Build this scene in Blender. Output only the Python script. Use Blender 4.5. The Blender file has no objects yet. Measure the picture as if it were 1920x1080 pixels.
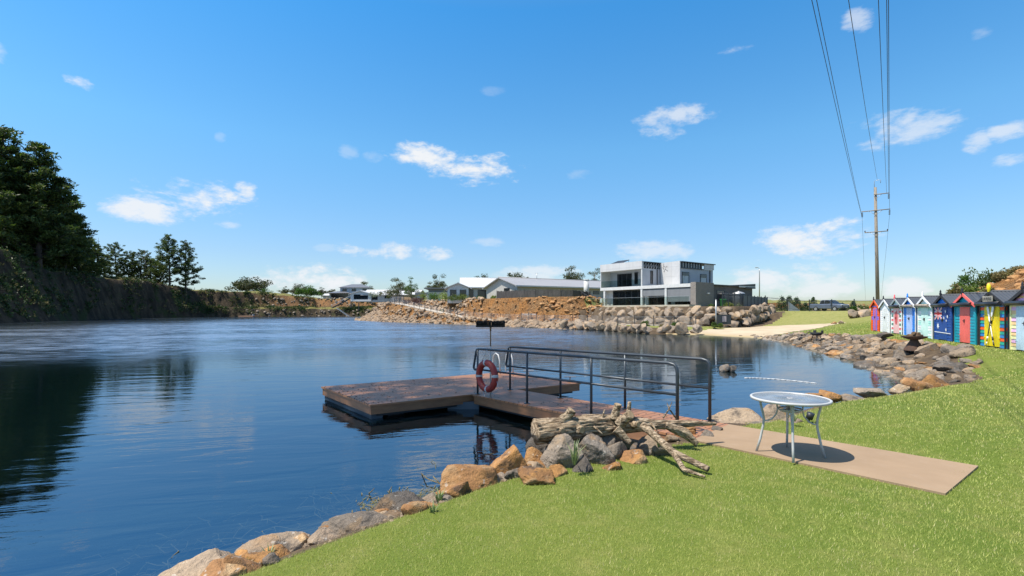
import bpy, math, random
import numpy as np
from mathutils import Vector, Matrix, Quaternion
R_ = math.radians
sc = bpy.context.scene
COL = sc.collection
CAMZ = 2.2; FPX = 920.0; HY = 583.0          # eye height (m above the lake), focal length and horizon row in photo pixels
# ---------------------------------------------------------------- camera
cam = bpy.data.cameras.new('camera'); camo = bpy.data.objects.new('camera', cam); COL.objects.link(camo)
camo.location = (0, 0, CAMZ); camo.rotation_euler = (R_(90), 0, 0)
cam.sensor_width = 36; cam.lens = 36*FPX/1920; cam.shift_y = (HY-540)/1920
cam.clip_start = .1; cam.clip_end = 8000
sc.camera = camo
# ---------------------------------------------------------------- exposure
sc.view_settings.view_transform = 'Standard'; sc.view_settings.look = 'None'
sc.view_settings.exposure = 0.65; sc.view_settings.gamma = 1; sc.view_settings.use_curve_mapping = False
sc.render.engine = 'CYCLES'
sc.cycles.max_bounces = 6; sc.cycles.transparent_max_bounces = 12
sc.cycles.use_denoising = True
# ---------------------------------------------------------------- sun
SUNV = Vector((-.430, -.145, .890)).normalized()
SUN_EL = math.asin(SUNV.z); SUN_AZ = math.atan2(SUNV.x, SUNV.y)
sl = bpy.data.lights.new('sun', 'SUN'); sl.energy = 4.9; sl.angle = R_(.53); sl.color = (1, .94, .84)
so = bpy.data.objects.new('sun', sl); COL.objects.link(so); so.location = (-60, -35, 100)
so.rotation_euler = SUNV.to_track_quat('Z', 'Y').to_euler()
# ---------------------------------------------------------------- node helper
class NT:
    def __init__(s, tree): s.t = tree; s.n = tree.nodes; s.l = tree.links
    def new(s, typ, **kw):
        nd = s.n.new(typ)
        for k, v in kw.items():
            if k.startswith('i_'): s.set(nd.inputs[k[2:].replace('_', ' ')], v)
            elif k.startswith('n_'): s.set(nd.inputs[int(k[2:])], v)
            else: setattr(nd, k, v)
        return nd
    def set(s, sock, v):
        if isinstance(v, bpy.types.NodeSocket): s.l.new(v, sock)
        else: sock.default_value = v
    def math(s, op, a, b=0.0, c=None, clamp=False):
        nd = s.n.new('ShaderNodeMath'); nd.operation = op; nd.use_clamp = clamp
        s.set(nd.inputs[0], a); s.set(nd.inputs[1], b)
        if c is not None: s.set(nd.inputs[2], c)
        return nd.outputs[0]
    def mix(s, f, a, b, blend='MIX'):
        nd = s.n.new('ShaderNodeMix'); nd.data_type = 'RGBA'; nd.blend_type = blend
        s.set(nd.inputs[0], f)
        s.set(nd.inputs[6], a if isinstance(a, bpy.types.NodeSocket) else tuple(a[:3])+(1,))
        s.set(nd.inputs[7], b if isinstance(b, bpy.types.NodeSocket) else tuple(b[:3])+(1,))
        return nd.outputs[2]
    def ramp(s, f, lo, hi, a=0.0, b=1.0):
        nd = s.n.new('ShaderNodeMapRange'); nd.interpolation_type = 'SMOOTHSTEP'
        s.set(nd.inputs[0], f); s.set(nd.inputs[1], lo); s.set(nd.inputs[2], hi); s.set(nd.inputs[3], a); s.set(nd.inputs[4], b)
        return nd.outputs[0]
    def noise(s, vec, scale, detail=4, rough=.55, dist=0.0):
        nd = s.n.new('ShaderNodeTexNoise'); s.set(nd.inputs['Vector'], vec)
        nd.inputs['Scale'].default_value = scale; nd.inputs['Detail'].default_value = detail
        nd.inputs['Roughness'].default_value = rough; nd.inputs['Distortion'].default_value = dist
        return nd.outputs['Fac']
    def vmul(s, vec, v):
        nd = s.n.new('ShaderNodeVectorMath'); nd.operation = 'MULTIPLY'; s.set(nd.inputs[0], vec); s.set(nd.inputs[1], v); return nd.outputs[0]
    def coords(s, kind='Object'): return s.n.new('ShaderNodeTexCoord').outputs[kind]
    def sep(s, vec):
        nd = s.n.new('ShaderNodeSeparateXYZ'); s.set(nd.inputs[0], vec); return nd.outputs
# ---------------------------------------------------------------- sky and clouds
world = bpy.data.worlds.new('World'); sc.world = world; world.use_nodes = True
wt = NT(world.node_tree); wt.n.clear()
sky = wt.new('ShaderNodeTexSky', sky_type='NISHITA', sun_disc=False, sun_elevation=SUN_EL, sun_rotation=SUN_AZ % (2*math.pi),
             altitude=0, air_density=1.0, dust_density=.5, ozone_density=1.0)
gd = wt.coords('Generated'); sx = wt.sep(gd)
az = wt.math('ARCTAN2', sx[0], sx[1]); el = wt.math('ARCSINE', sx[2])
n1 = wt.noise(wt.vmul(gd, (1, 1, 2.0)), 9, 6, .62, .4); n2 = wt.noise(wt.vmul(gd, (1, 1, 2.2)), 34, 5, .65)
nz = wt.math('ADD', wt.math('MULTIPLY', wt.math('SUBTRACT', n1, .5), 4.4), wt.math('MULTIPLY', wt.math('SUBTRACT', n2, .5), 2.6))
CL = [ # photo column, row, half width, half height, density
 (800, 293, 62, 20, .95), (895, 318, 80, 24, .95), (380, 370, 95, 30, .95), (458, 358, 24, 14, .8), (265, 393, 66, 20, .85), (430, 421, 24, 8, .45),
 (745, 472, 90, 14, .8), (600, 525, 105, 26, .95), (1280, 212, 58, 20, .62), (1242, 236, 44, 22, .55), (1535, 452, 118, 30, .95), (145, 153, 42, 13, .75),
 (-10, 92, 22, 22, .7), (1690, 238, 90, 28, .55), (1605, 36, 26, 18, .5), (1838, 60, 22, 12, .45), (1832, 270, 28, 20, .55), (1890, 300, 40, 12, .5), (1900, 248, 55, 16, .6),
 (655, 285, 16, 12, .45), (700, 296, 18, 9, .4), (412, 257, 12, 8, .4), (1380, 94, 44, 7, .35), (1215, 470, 60, 18, .55), (1265, 477, 30, 14, .5), (1440, 525, 110, 30, .8), (1530, 540, 60, 26, .7), (1700, 540, 40, 18, .8),
 (1000, 515, 70, 14, .6), (610, 465, 18, 6, .35), (915, 455, 30, 8, .3), (1085, 328, 22, 8, .3), (925, 170, 18, 7, .25)]
mask = None
for (px, py, w, h, dn) in CL:
    u = (px-960)/FPX; v = (HY-py)/FPX; rr = math.sqrt(1+u*u)
    a0 = math.atan(u); e0 = math.atan(v/rr); wa = w/FPX/(1+u*u)*1.15; ha = h/FPX/rr*1.15
    dx = wt.math('DIVIDE', wt.math('SUBTRACT', az, a0), wa); dy = wt.math('DIVIDE', wt.math('SUBTRACT', el, e0), ha)
    r2 = wt.math('ADD', wt.math('MULTIPLY', dx, dx), wt.math('MULTIPLY', dy, dy))
    f = wt.math('SUBTRACT', wt.math('ADD', 1.0, nz), r2)
    m = wt.ramp(f, -.1, 1.35, 0.0, min(1, dn*1.08)*(.5 if w < 24 else 1))
    mask = m if mask is None else wt.math('MAXIMUM', mask, m)
tint = wt.new('ShaderNodeValToRGB'); cr = tint.color_ramp; wt.set(tint.inputs[0], el)
for i, (p, c) in enumerate([(0.0, (.58, .64, .74)), (.11, (.55, .69, .84)), (.31, (.49, .90, 1.06)), (.55, (.27, .89, 1.22)), (.80, (1.0, 1.05, 1.1)), (1.2, (1.15, 1.05, 1.0))]):
    e = cr.elements[i] if i < 2 else cr.elements.new(p)
    e.position = p; e.color = c+(1,)
skyc = wt.mix(1.0, sky.outputs[0], tint.outputs[0], 'MULTIPLY')
cl = wt.mix(mask, skyc, (4.6, 4.75, 4.95))
bg = wt.new('ShaderNodeBackground'); wt.set(bg.inputs[0], cl); bg.inputs[1].default_value = .122
wo = wt.new('ShaderNodeOutputWorld'); wt.l.new(bg.outputs[0], wo.inputs[0])

# ---------------------------------------------------------------- picture <-> place (layout only: every point gets a real distance)
def P(px, py, d): return Vector(((px-960)/FPX*d, d, CAMZ+(HY-py)/FPX*d))
def G(px, py, z):
    d = (CAMZ-z)*FPX/(py-HY); return Vector(((px-960)/FPX*d, d, z))
# ---------------------------------------------------------------- numpy noise
def _h(ix, iy, iz, seed):
    n = (ix.astype(np.int64)*374761393 + iy.astype(np.int64)*668265263 + iz.astype(np.int64)*2147483647 + seed*144665) & 0xffffffff
    n = ((n ^ (n >> 13))*1274126177) & 0xffffffff
    return ((n ^ (n >> 16)) & 0xffff)/65535.0
def vnoise(p, seed=0):
    p = np.asarray(p, float); i = np.floor(p).astype(np.int64); f = p-i; f = f*f*(3-2*f)
    r = 0
    for dx in (0, 1):
        for dy in (0, 1):
            for dz in (0, 1):
                w = (f[:, 0] if dx else 1-f[:, 0])*(f[:, 1] if dy else 1-f[:, 1])*(f[:, 2] if dz else 1-f[:, 2])
                r = r+w*_h(i[:, 0]+dx, i[:, 1]+dy, i[:, 2]+dz, seed)
    return r
def fbm(p, oct=4, seed=0, gain=.5):
    p = np.asarray(p, float); a = 1; s = 0; t = 0
    for o in range(oct):
        s = s+a*(vnoise(p*2**o, seed+o*17)-.5); t += a; a *= gain
    return s/t*2
def fbm2(x, y, sc_, oct=4, seed=0):
    return fbm(np.stack([x*sc_, y*sc_, np.zeros_like(x)+.37], 1), oct, seed)
def sstep(x, a, b):
    t = np.clip((x-a)/(b-a), 0, 1); return t*t*(3-2*t)
# ---------------------------------------------------------------- mesh builder
def mesh_np(name, V, F, smooth=False):
    V = np.asarray(V, np.float32); F = np.asarray(F, np.int32); k = F.shape[1]
    me = bpy.data.meshes.new(name)
    me.vertices.add(len(V)); me.vertices.foreach_set('co', V.ravel())
    me.loops.add(F.size); me.loops.foreach_set('vertex_index', F.ravel())
    me.polygons.add(len(F)); me.polygons.foreach_set('loop_start', np.arange(0, F.size, k, dtype=np.int32))
    me.polygons.foreach_set('use_smooth', np.full(len(F), bool(smooth)))
    me.update(calc_edges=True); return me
class MB:
    def __init__(s): s.v = []; s.f = []; s.m = []; s.mi = 0; s.sm = []; s.smooth = False
    def add(s, V, F):
        b = len(s.v); s.v += [tuple(v) for v in V]
        for f in F: s.f.append([b+i for i in f]); s.m.append(s.mi); s.sm.append(s.smooth)
        return s
    def box(s, c, size, ax=None, taper=1.0):
        x, y, z = size[0]/2, size[1]/2, size[2]/2; c = Vector(c); V = []
        for k in (-1, 1):
            t = taper if k > 0 else 1
            for (i, j) in ((-1, -1), (1, -1), (1, 1), (-1, 1)):
                p = Vector((i*x*t, j*y*t, k*z))
                if ax is not None: p = ax @ p
                V.append(c+p)
        return s.add(V, [(3, 2, 1, 0), (4, 5, 6, 7), (0, 1, 5, 4), (1, 2, 6, 5), (2, 3, 7, 6), (3, 0, 4, 7)])
    def bbox(s, x0, x1, y0, y1, z0, z1): return s.box(((x0+x1)/2, (y0+y1)/2, (z0+z1)/2), (x1-x0, y1-y0, z1-z0))
    def bbev(s, x0, x1, y0, y1, z0, z1, b):   # box with chamfered edges
        V = []; F = []
        for (z, e) in ((z0, b), (z0+b, 0), (z1-b, 0), (z1, b)):
            V += [(x0+e+b*0, y0+b+e, z), (x0+b+e, y0+e, z), (x1-b-e, y0+e, z), (x1-e, y0+b+e, z), (x1-e, y1-b-e, z), (x1-b-e, y1-e, z), (x0+b+e, y1-e, z), (x0+e, y1-b-e, z)]
        for r in range(3):
            for i in range(8): F.append((r*8+i, r*8+(i+1) % 8, r*8+8+(i+1) % 8, r*8+8+i))
        F.append(tuple(range(7, -1, -1))); F.append(tuple(range(24, 32)))
        return s.add(V, F)
    def cyl(s, p0, p1, r0, r1=None, n=12, cap=True): return s.tube([p0, p1], [r0, r0 if r1 is None else r1], n, cap)
    def tube(s, pts, r, n=10, cap=True, closed=False):
        pts = [Vector(p) for p in pts]; m = len(pts)
        if not hasattr(r, '__len__'): r = [r]*m
        V = []; F = []; ref = None
        for i, p in enumerate(pts):
            if closed: t = pts[(i+1) % m]-pts[i-1]
            else: t = pts[min(i+1, m-1)]-pts[max(i-1, 0)]
            t = t.normalized()
            if ref is None:
                ref = Vector((0, 0, 1)) if abs(t.z) < .9 else Vector((1, 0, 0))
            a = (ref-t*ref.dot(t)).normalized(); b = t.cross(a); ref = a
            for k in range(n):
                q = 2*math.pi*k/n; V.append(p+(a*math.cos(q)+b*math.sin(q))*r[i])
        for i in range(m if closed else m-1):
            j = (i+1) % m
            for k in range(n): F.append((i*n+k, i*n+(k+1) % n, j*n+(k+1) % n, j*n+k))
        sv = s.smooth; s.smooth = True; s.add(V, F); s.smooth = sv
        if cap and not closed:
            b0 = len(s.v)-len(V)
            s.f.append([b0+k for k in range(n-1, -1, -1)]); s.m.append(s.mi); s.sm.append(False)
            s.f.append([b0+(m-1)*n+k for k in range(n)]); s.m.append(s.mi); s.sm.append(False)
        return s
    def lathe(s, prof, n=24, c=(0, 0, 0)):
        c = Vector(c); V = []; F = []
        for (r, z) in prof:
            for k in range(n):
                q = 2*math.pi*k/n; V.append(c+Vector((r*math.cos(q), r*math.sin(q), z)))
        for i in range(len(prof)-1):
            for k in range(n): F.append((i*n+k, i*n+(k+1) % n, (i+1)*n+(k+1) % n, (i+1)*n+k))
        sv = s.smooth; s.smooth = True; s.add(V, F); s.smooth = sv; return s
    def prism(s, poly, vec):   # planar polygon (3D points) swept along vec
        poly = [Vector(p) for p in poly]; vec = Vector(vec); n = len(poly)
        V = poly+[p+vec for p in poly]
        F = [tuple(range(n-1, -1, -1)), tuple(range(n, 2*n))]+[(i, (i+1) % n, n+(i+1) % n, n+i) for i in range(n)]
        return s.add(V, F)
    def build(s, name, mats, parent=None, world=False):
        V = s.v
        if world and parent is not None: L = parent.location; V = [(v[0]-L.x, v[1]-L.y, v[2]-L.z) for v in V]
        me = bpy.data.meshes.new(name); me.from_pydata([tuple(v) for v in V], [], s.f)
        for m in (mats if isinstance(mats, (list, tuple)) else [mats]): me.materials.append(m)
        me.polygons.foreach_set('material_index', s.m); me.polygons.foreach_set('use_smooth', s.sm)
        import bmesh
        bm = bmesh.new(); bm.from_mesh(me); bmesh.ops.recalc_face_normals(bm, faces=bm.faces); bm.to_mesh(me); bm.free()
        me.update(); return link(name, me, parent)
def link(name, me, parent=None, mat=None):
    o = bpy.data.objects.new(name, me); COL.objects.link(o)
    if parent is not None: o.parent = parent
    if mat is not None: me.materials.append(mat)
    return o
def tag(o, label, cat, group=None, kind=None):
    o['label'] = label
    if cat: o['category'] = cat
    if group: o['group'] = group
    if kind: o['kind'] = kind
    return o
def struct(o, label, kind='structure', cat=None):
    o['kind'] = kind; o['label'] = label
    if cat: o['category'] = cat
    return o
def thing(name, loc, label, cat, group=None, rz=0.0):
    o = bpy.data.objects.new(name, None); COL.objects.link(o); o.empty_display_size = .2
    o.location = loc; o.rotation_euler = (0, 0, rz); return tag(o, label, cat, group)
def copy_tree(o, parent=None, only_first=True):
    c = o.copy(); COL.objects.link(c)
    if parent is not None: c.parent = parent
    for ch in list(o.children): copy_tree(ch, c)
    return c
# ---------------------------------------------------------------- materials
def MAT(name):
    m = bpy.data.materials.new(name); m.use_nodes = True; t = NT(m.node_tree)
    b = t.n['Principled BSDF']; return m, t, b
def bump(t, b, h, strength=.4, dist=.02):
    nd = t.new('ShaderNodeBump'); t.set(nd.inputs['Height'], h); nd.inputs['Strength'].default_value = strength; nd.inputs['Distance'].default_value = dist
    t.l.new(nd.outputs[0], b.inputs['Normal'])
def basic(name, c, c2=None, rough=.6, scale=6, stretch=(1, 1, 1), bmp=0.0, bdist=.01, metal=0, lohi=(.35, .65), fine=0.0, spec=.5, obj_rand=0.0):
    m, t, b = MAT(name); co = t.vmul(t.coords(), stretch); n = t.noise(co, scale, 5, .6)
    c2 = c2 or tuple(x*.8 for x in c)
    k = t.mix(t.ramp(n, lohi[0], lohi[1]), c, c2)
    if fine:
        n2 = t.noise(co, scale*9, 3, .6); k = t.mix(t.ramp(n2, .3, .7, 0, fine), k, tuple(x*.55 for x in c2))
    if obj_rand:
        oi = t.new('ShaderNodeObjectInfo'); v = t.math('MULTIPLY_ADD', oi.outputs['Random'], 2*obj_rand, 1-obj_rand)
        hs = t.new('ShaderNodeHueSaturation'); t.set(hs.inputs['Value'], v); t.set(hs.inputs['Color'], k); k = hs.outputs[0]
    t.set(b.inputs['Base Color'], k); b.inputs['Roughness'].default_value = rough; b.inputs['Metallic'].default_value = metal
    b.inputs['Specular IOR Level'].default_value = spec
    if bmp: bump(t, b, t.noise(co, scale*3, 5, .65), bmp, bdist)
    return m
def plain(name, c, rough=.5, metal=0, spec=.5, var=.12):
    return basic(name, c, tuple(x*(1-var) for x in c), rough, 3, metal=metal, spec=spec, fine=.06)
def rockmat(name, a, b_, c_, dark=(.05, .045, .04), scale=2.2):
    m, t, b = MAT(name); co = t.coords(); oi = t.new('ShaderNodeObjectInfo')
    off = t.new('ShaderNodeVectorMath', operation='ADD'); t.set(off.inputs[0], co)
    rv = t.new('ShaderNodeCombineXYZ'); t.set(rv.inputs[0], t.math('MULTIPLY', oi.outputs['Random'], 31.0)); t.set(rv.inputs[1], t.math('MULTIPLY', oi.outputs['Random'], 17.0)); t.l.new(rv.outputs[0], off.inputs[1])
    p = off.outputs[0]
    n1 = t.noise(p, scale, 6, .62, .6); n2 = t.noise(p, scale*2.3, 6, .68, .3); n3 = t.noise(p, scale*16, 4, .7); n4 = t.noise(p, scale*1.1, 3, .5, 1.2)
    k = t.mix(t.ramp(n1, .36, .62), a, b_); k = t.mix(t.ramp(n4, .52, .7, 0, .85), k, c_)
    k = t.mix(t.ramp(n2, .34, .48, .85, 0), k, dark); k = t.mix(t.ramp(n3, .38, .66, .35, 0), k, tuple(x*.5 for x in b_))  # dark colour mixed into the bump hollows as painted crevice shade
    k = t.mix(t.ramp(t.noise(p, scale*7, 3, .5), .64, .72, 0, .4), k, (.52, .50, .45))
    hs = t.new('ShaderNodeHueSaturation'); t.set(hs.inputs['Value'], t.math('MULTIPLY_ADD', oi.outputs['Random'], .5, .75)); t.set(hs.inputs['Color'], k)
    t.set(b.inputs['Base Color'], hs.outputs[0]); b.inputs['Roughness'].default_value = .85; b.inputs['Specular IOR Level'].default_value = .25
    h = t.math('ADD', t.math('MULTIPLY', n2, 1.0), t.math('MULTIPLY', n3, .22)); bump(t, b, h, .9, .07)
    return m
def leafmat(name, a, b_, c_, trans=.35, rough=.5):
    m, t, b = MAT(name); g = t.new('ShaderNodeNewGeometry'); r = g.outputs['Random Per Island']
    k = t.mix(t.ramp(r, .1, .75), a, b_); k = t.mix(t.ramp(r, .8, 1.0), k, c_)
    n = t.noise(t.coords(), .9, 3); k = t.mix(t.ramp(n, .3, .7, 0, .45), k, tuple(x*.6 for x in a))
    oi = t.new('ShaderNodeObjectInfo'); hs = t.new('ShaderNodeHueSaturation'); t.set(hs.inputs['Value'], t.math('MULTIPLY_ADD', oi.outputs['Random'], .35, .82)); t.set(hs.inputs['Color'], k); k = hs.outputs[0]
    t.set(b.inputs['Base Color'], k); b.inputs['Roughness'].default_value = rough; b.inputs['Specular IOR Level'].default_value = .3
    tr = t.new('ShaderNodeBsdfTranslucent'); t.set(tr.inputs[0], t.mix(1.0, k, (1.1, 1.25, .6), 'MULTIPLY'))
    mx = t.new('ShaderNodeMixShader'); mx.inputs[0].default_value = trans
    t.l.new(b.outputs[0], mx.inputs[1]); t.l.new(tr.outputs[0], mx.inputs[2]); t.l.new(mx.outputs[0], t.n['Material Output'].inputs[0])
    return m
M = {}
M['rock_orange'] = rockmat('rock_orange', (.40, .205, .07), (.27, .14, .06), (.42, .30, .17), (.05, .04, .035))
M['rock_tan'] = rockmat('rock_tan', (.36, .27, .18), (.26, .20, .145), (.34, .20, .09))
M['rock_grey'] = rockmat('rock_grey', (.185, .155, .125), (.25, .205, .16), (.29, .20, .115))
M['rock_dark'] = rockmat('rock_dark', (.11, .095, .08), (.17, .145, .12), (.24, .155, .085))
M['rock_wall'] = rockmat('rock_wall', (.33, .25, .175), (.25, .20, .155), (.36, .235, .12), scale=1.0)
M['rubble'] = rockmat('rubble', (.36, .26, .17), (.27, .20, .14), (.38, .22, .10), scale=.55)
M['rubble_orange'] = rockmat('rubble_orange', (.46, .24, .09), (.38, .20, .085), (.44, .28, .14), scale=.6)
M['white_metal'] = plain('white_metal', (.46, .46, .45), .38)
M['dark_metal'] = plain('dark_metal', (.045, .055, .065), .38, .3)
M['black'] = plain('black', (.018, .018, .02), .5)
M['white'] = plain('white', (.62, .61, .59), .5)
M['galv'] = plain('galv', (.42, .43, .44), .45, .5)
# ================================================================ TERRAIN
Ln = [(0, 0), (.3, .2), (.85, .40), (3, .42), (8, .50), (30, .9), (300, 2)]
Li = [(0, 0), (.45, .25), (1.1, .43), (3, .47), (8, .60), (30, .95), (300, 2)]
Lb = [(0, 0), (1.2, .28), (2.6, .62), (4.5, .72), (7.5, .80), (30, 1.4), (300, 2.2)]
Lc = [(0, 0), (1.0, .26), (2.2, .56), (5, .62), (18, .78), (31, 2.0), (60, 2.15)]
Ls = [(0, 0), (4, .22), (11, .46), (19, .60), (26, 1.35), (32, 2.15), (300, 2.2)]
Lw = [(0, 0), (1.2, .5), (5, .58), (9, .7), (30, 2.15), (100, 2.15), (300, 2)]
Lp = [(0, 0), (1.5, .45), (4, .55), (9, .8), (40, 1.5), (100, 2), (300, 2)]
Lr1 = [(0, 0), (2.5, .85), (4, 1.1), (9, 1.5), (14, 2.5), (40, 3), (300, 3)]
Lr2 = [(0, 0), (5, 2.1), (7, 2.4), (12, 2.8), (16, 3.2), (40, 4), (300, 4)]
Lr3 = [(0, 0), (8, 3.7), (10, 3.9), (13, 4.0), (18, 4.2), (40, 4.3), (300, 4.3)]
Lq = [(0, 0), (1.5, 2.6), (4, 3.1), (6, 4.6), (12, 5), (40, 5), (300, 5)]
Lf = [(0, 0), (1.0, 3.0), (8, 3.6), (9.2, 7.2), (20, 7.5), (80, 7.6), (300, 7.6)]
Lg = [(0, 0), (1.4, 3.2), (4, 4.0), (6, 9.4), (12, 10.2), (60, 10.4), (300, 10.4)]
Lh = [(0, 0), (1.2, 4.0), (2.2, 8.2), (3.5, 11.4), (9, 12.0), (60, 12.8), (300, 13)]
Lk = [(0, 0), (1.3, 4.5), (2.6, 8.5), (4, 11.8), (10, 12.6), (60, 14), (300, 15)]
Ll = [(0, 0), (2.0, 4.0), (5.5, 9.5), (8.5, 15.6), (12, 17.2), (60, 18.5), (300, 19)]
SHORE = [((-60, -14), Ln), ((-13, 0.0), Ln), ((-5.5, 2.0), Ln), ((-2.6, 3.75), Ln), ((-1.75, 4.65), Ln), ((-.75, 5.7), Ln), ((.1, 6.45), Ln), ((1.0, 7.0), Ln), ((2.3, 7.5), Ln),
 ((3.4, 8.5), Ln), ((4.6, 9.3), Li), ((6.2, 10.6), Li), ((8.3, 11.6), Li), ((10.6, 12.9), Li), ((12.2, 14.6), Lb), ((13.2, 17), Lb), ((14.2, 19.5), Lb), ((15.9, 24), Lb), ((17.6, 28.5), Lb),
 ((19.3, 34), Lc), ((19.9, 38), Lc), ((20.0, 40.5), Ls), ((17.3, 45.5), Ls), ((13, 46.8), Lw), ((10.5, 56), Lw), ((6, 61), Lp), ((0, 69), Lp), ((-7, 80), Lr1), ((-15, 88), Lr2), ((-24, 98), Lr3),
 ((-33, 110), Lr3), ((-37, 118), Lr3), ((-38, 130), Lq), ((-42, 152), Lq), ((-52, 186), Lf), ((-75, 190), Lf), ((-100, 183), Lg), ((-108, 176), Lg), ((-112.5, 155), Lh), ((-111, 136), Lk), ((-106, 119), Lk), ((-98, 104), Ll),
 ((-92.5, 88), Ll), ((-92, 70), Ll), ((-94, 40), Ll), ((-88, 5), Ll)]
SP = np.array([s[0] for s in SHORE], float); SZ = np.array([s[1] for s in SHORE], float)   # n,2  n,7,2
WPOLY = np.array([(9.5, 70.5), (5, 72), (0, 77.5), (-5.5, 84), (-9, 92), (-15, 101.5), (-22.5, 112), (-27.5, 123), (-30, 140), (-36, 165), (-44, 196), (-40, 420), (60, 420), (24, 110), (20, 95), (16, 84), (13.5, 77)], float)
HPOLY = np.array([(11.2, 66.8), (21.3, 54.9), (24.8, 54.2), (36.2, 69), (48, 92), (15, 100), (9.0, 76)], float)
PATH = np.array([(-31, 121, 4.1), (-25.5, 107, 3.95), (-21, 101, 3.3), (-16.3, 94.5, 2.45), (-8.4, 84.2, 1.15), (-1.7, 76, .74), (3, 69.8, .62), (9.7, 63.4, .58), (15, 57, .58), (20, 52.2, .58)], float)
BEACH = np.array([(19.6, 39.3), (22.5, 41.6), (27, 45.0), (31.5, 48.6), (35.4, 52.3), (33, 53.9), (27.5, 53.2), (22.8, 51.2), (18.5, 48.9), (14.6, 47.6), (14.8, 45.6), (17.3, 43.4), (18.8, 41)], float)
WALL = np.array([(11.0, 67.0), (21.5, 53.9), (24.6, 53.2), (36.0, 68.4)])
SLAB = np.array([(2.50, 6.80), (4.24, 4.80), (5.38, 5.66), (3.42, 7.74)], float); SLABZ = .415
def segdist(x, y, A, B):
    ab = B-A; t = np.clip(((x-A[0])*ab[0]+(y-A[1])*ab[1])/max(ab@ab, 1e-9), 0, 1)
    return np.hypot(x-(A[0]+t*ab[0]), y-(A[1]+t*ab[1])), t
def inpoly(x, y, Q):
    r = np.zeros(len(x), bool); n = len(Q)
    for i in range(n):
        a = Q[i]; b = Q[(i+1) % n]
        c = ((a[1] > y) != (b[1] > y)); yy = (b[1]-a[1]) or 1e-12
        r ^= c & (x < (b[0]-a[0])*(y-a[1])/yy+a[0])
    return r
def polydist(x, y, Q, closed=True):
    d = np.full(len(x), 1e9); n = len(Q)
    for i in range(n if closed else n-1): d = np.minimum(d, segdist(x, y, Q[i, :2], Q[(i+1) % n, :2])[0])
    return d
def polysd(x, y, Q):
    d = polydist(x, y, Q); return np.where(inpoly(x, y, Q), -d, d)
def terrain(x, y, detail=True):
    """height and zone: 0 lake bed, 1 lawn, 2 cliff, 3 earth bank, 4 plateau ground"""
    x = np.asarray(x, float).ravel(); y = np.asarray(y, float).ravel(); n = len(SP)
    D = np.full(len(x), 1e9); I = np.zeros(len(x), int); T = np.zeros(len(x))
    for i in range(n):
        d, t = segdist(x, y, SP[i], SP[(i+1) % n]); m = d < D; D[m] = d[m]; I[m] = i; T[m] = t[m]
    ins = inpoly(x, y, SP); J = (I+1) % n; arc = I+T
    cl = (I >= 32) & (I <= 45)
    s = D.copy()
    rng = np.hypot(x, y)
    if detail:
        flute = fbm(np.stack([arc*8.5+x*.05, y*.22+x*.22, np.zeros_like(x)], 1), 4, 5)
        big = fbm2(x, y, .11, 4, 9)
        s = np.where(cl, np.clip(D+(flute*1.25+big*.7)*sstep(D, 0, 2.5)*(1-.75*sstep(D, 12, 40)), 0, None), s)
        bk = (I >= 24) & (I <= 31); s = np.where(bk, np.clip(D+fbm2(x, y, .5, 4, 3)*.7*sstep(D, 0, 1.5), 0, None), s)
    s = np.where(cl & (D < .05), D, s)
    pa = SZ[I]; pb = SZ[J]; z = np.zeros(len(x))
    K = pa*(1-T[:, None, None])+pb*T[:, None, None]
    z = K[:, -1, 1].copy()
    for k in range(K.shape[1]-1):
        s0 = K[:, k, 0]; s1 = K[:, k+1, 0]; m = (s >= s0) & (s < s1)
        z[m] = (K[:, k, 1]+(K[:, k+1, 1]-K[:, k, 1])*(s-s0)/np.maximum(s1-s0, 1e-6))[m]
    if detail: z = np.where(cl & (D > .3), z*(1+.10*fbm2(x, y, .07, 4, 77))+fbm2(x, y, .45, 3, 78)*.5*sstep(D, .5, 3), z)
    zone = np.where(cl, 2, np.where((I >= 24) & (I <= 31), 3, 1)).astype(int)
    zone = np.where((I == 23) & (D < 22), 1, zone)
    # plateaus
    w = polysd(x, y, WPOLY); h = polysd(x, y, HPOLY)
    rough = (fbm2(x, y, .42, 5, 21)*1.9+fbm2(x, y, 1.3, 3, 23)*.9) if detail else 0
    zw = 4.28+np.clip((y-140)*.04, 0, 2.6)-np.clip(w+rough*sstep(w, -.6, 1.2), 0, None)*1.02; zh = 2.72-np.clip(h, 0, None)*2.6
    bank = (zw > z) & (w > -1.0) & (w < 6); flat = (w <= -1.0)
    z = np.maximum(z, zw); z = np.maximum(z, zh)
    zone = np.where(bank & (y > 60) & (x < 15) & (~ins), 3, zone); zone = np.where((flat | (h < -.2)) & (~ins), 4, zone)
    zone = np.where((I >= 33) & (D > 14) & (x > -58), 4, zone)
    # earth mound behind the huts
    z = z+7.6*np.exp(-.5*((x-50.5)**2+((y-36)*.95)**2)/8.6**2)*(1+.16*(fbm2(x, y, .35, 4, 31) if detail else 0))
    mound = (np.hypot(x-50.5, (y-36)*.95) < 15.5); zone = np.where(mound & (zone == 1), 3, zone)
    # path carve
    pd = np.full(len(x), 1e9); pz = np.zeros(len(x))
    for i in range(len(PATH)-1):
        d, t = segdist(x, y, PATH[i, :2], PATH[i+1, :2]); m = d < pd; pd[m] = d[m]; pz[m] = (PATH[i, 2]+(PATH[i+1, 2]-PATH[i, 2])*t)[m]
    k = 1-sstep(pd, 1.2, 2.3); z = np.where(ins, z, z*(1-k)+(pz-.05)*k)
    # gentle unevenness of the land, flat under the slab
    if detail:
        k = sstep(D, .5, 3)*(zone == 1); z = z+k*fbm2(x, y, .35, 3, 41)*.035*np.clip(rng/12, .5, 3)
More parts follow.
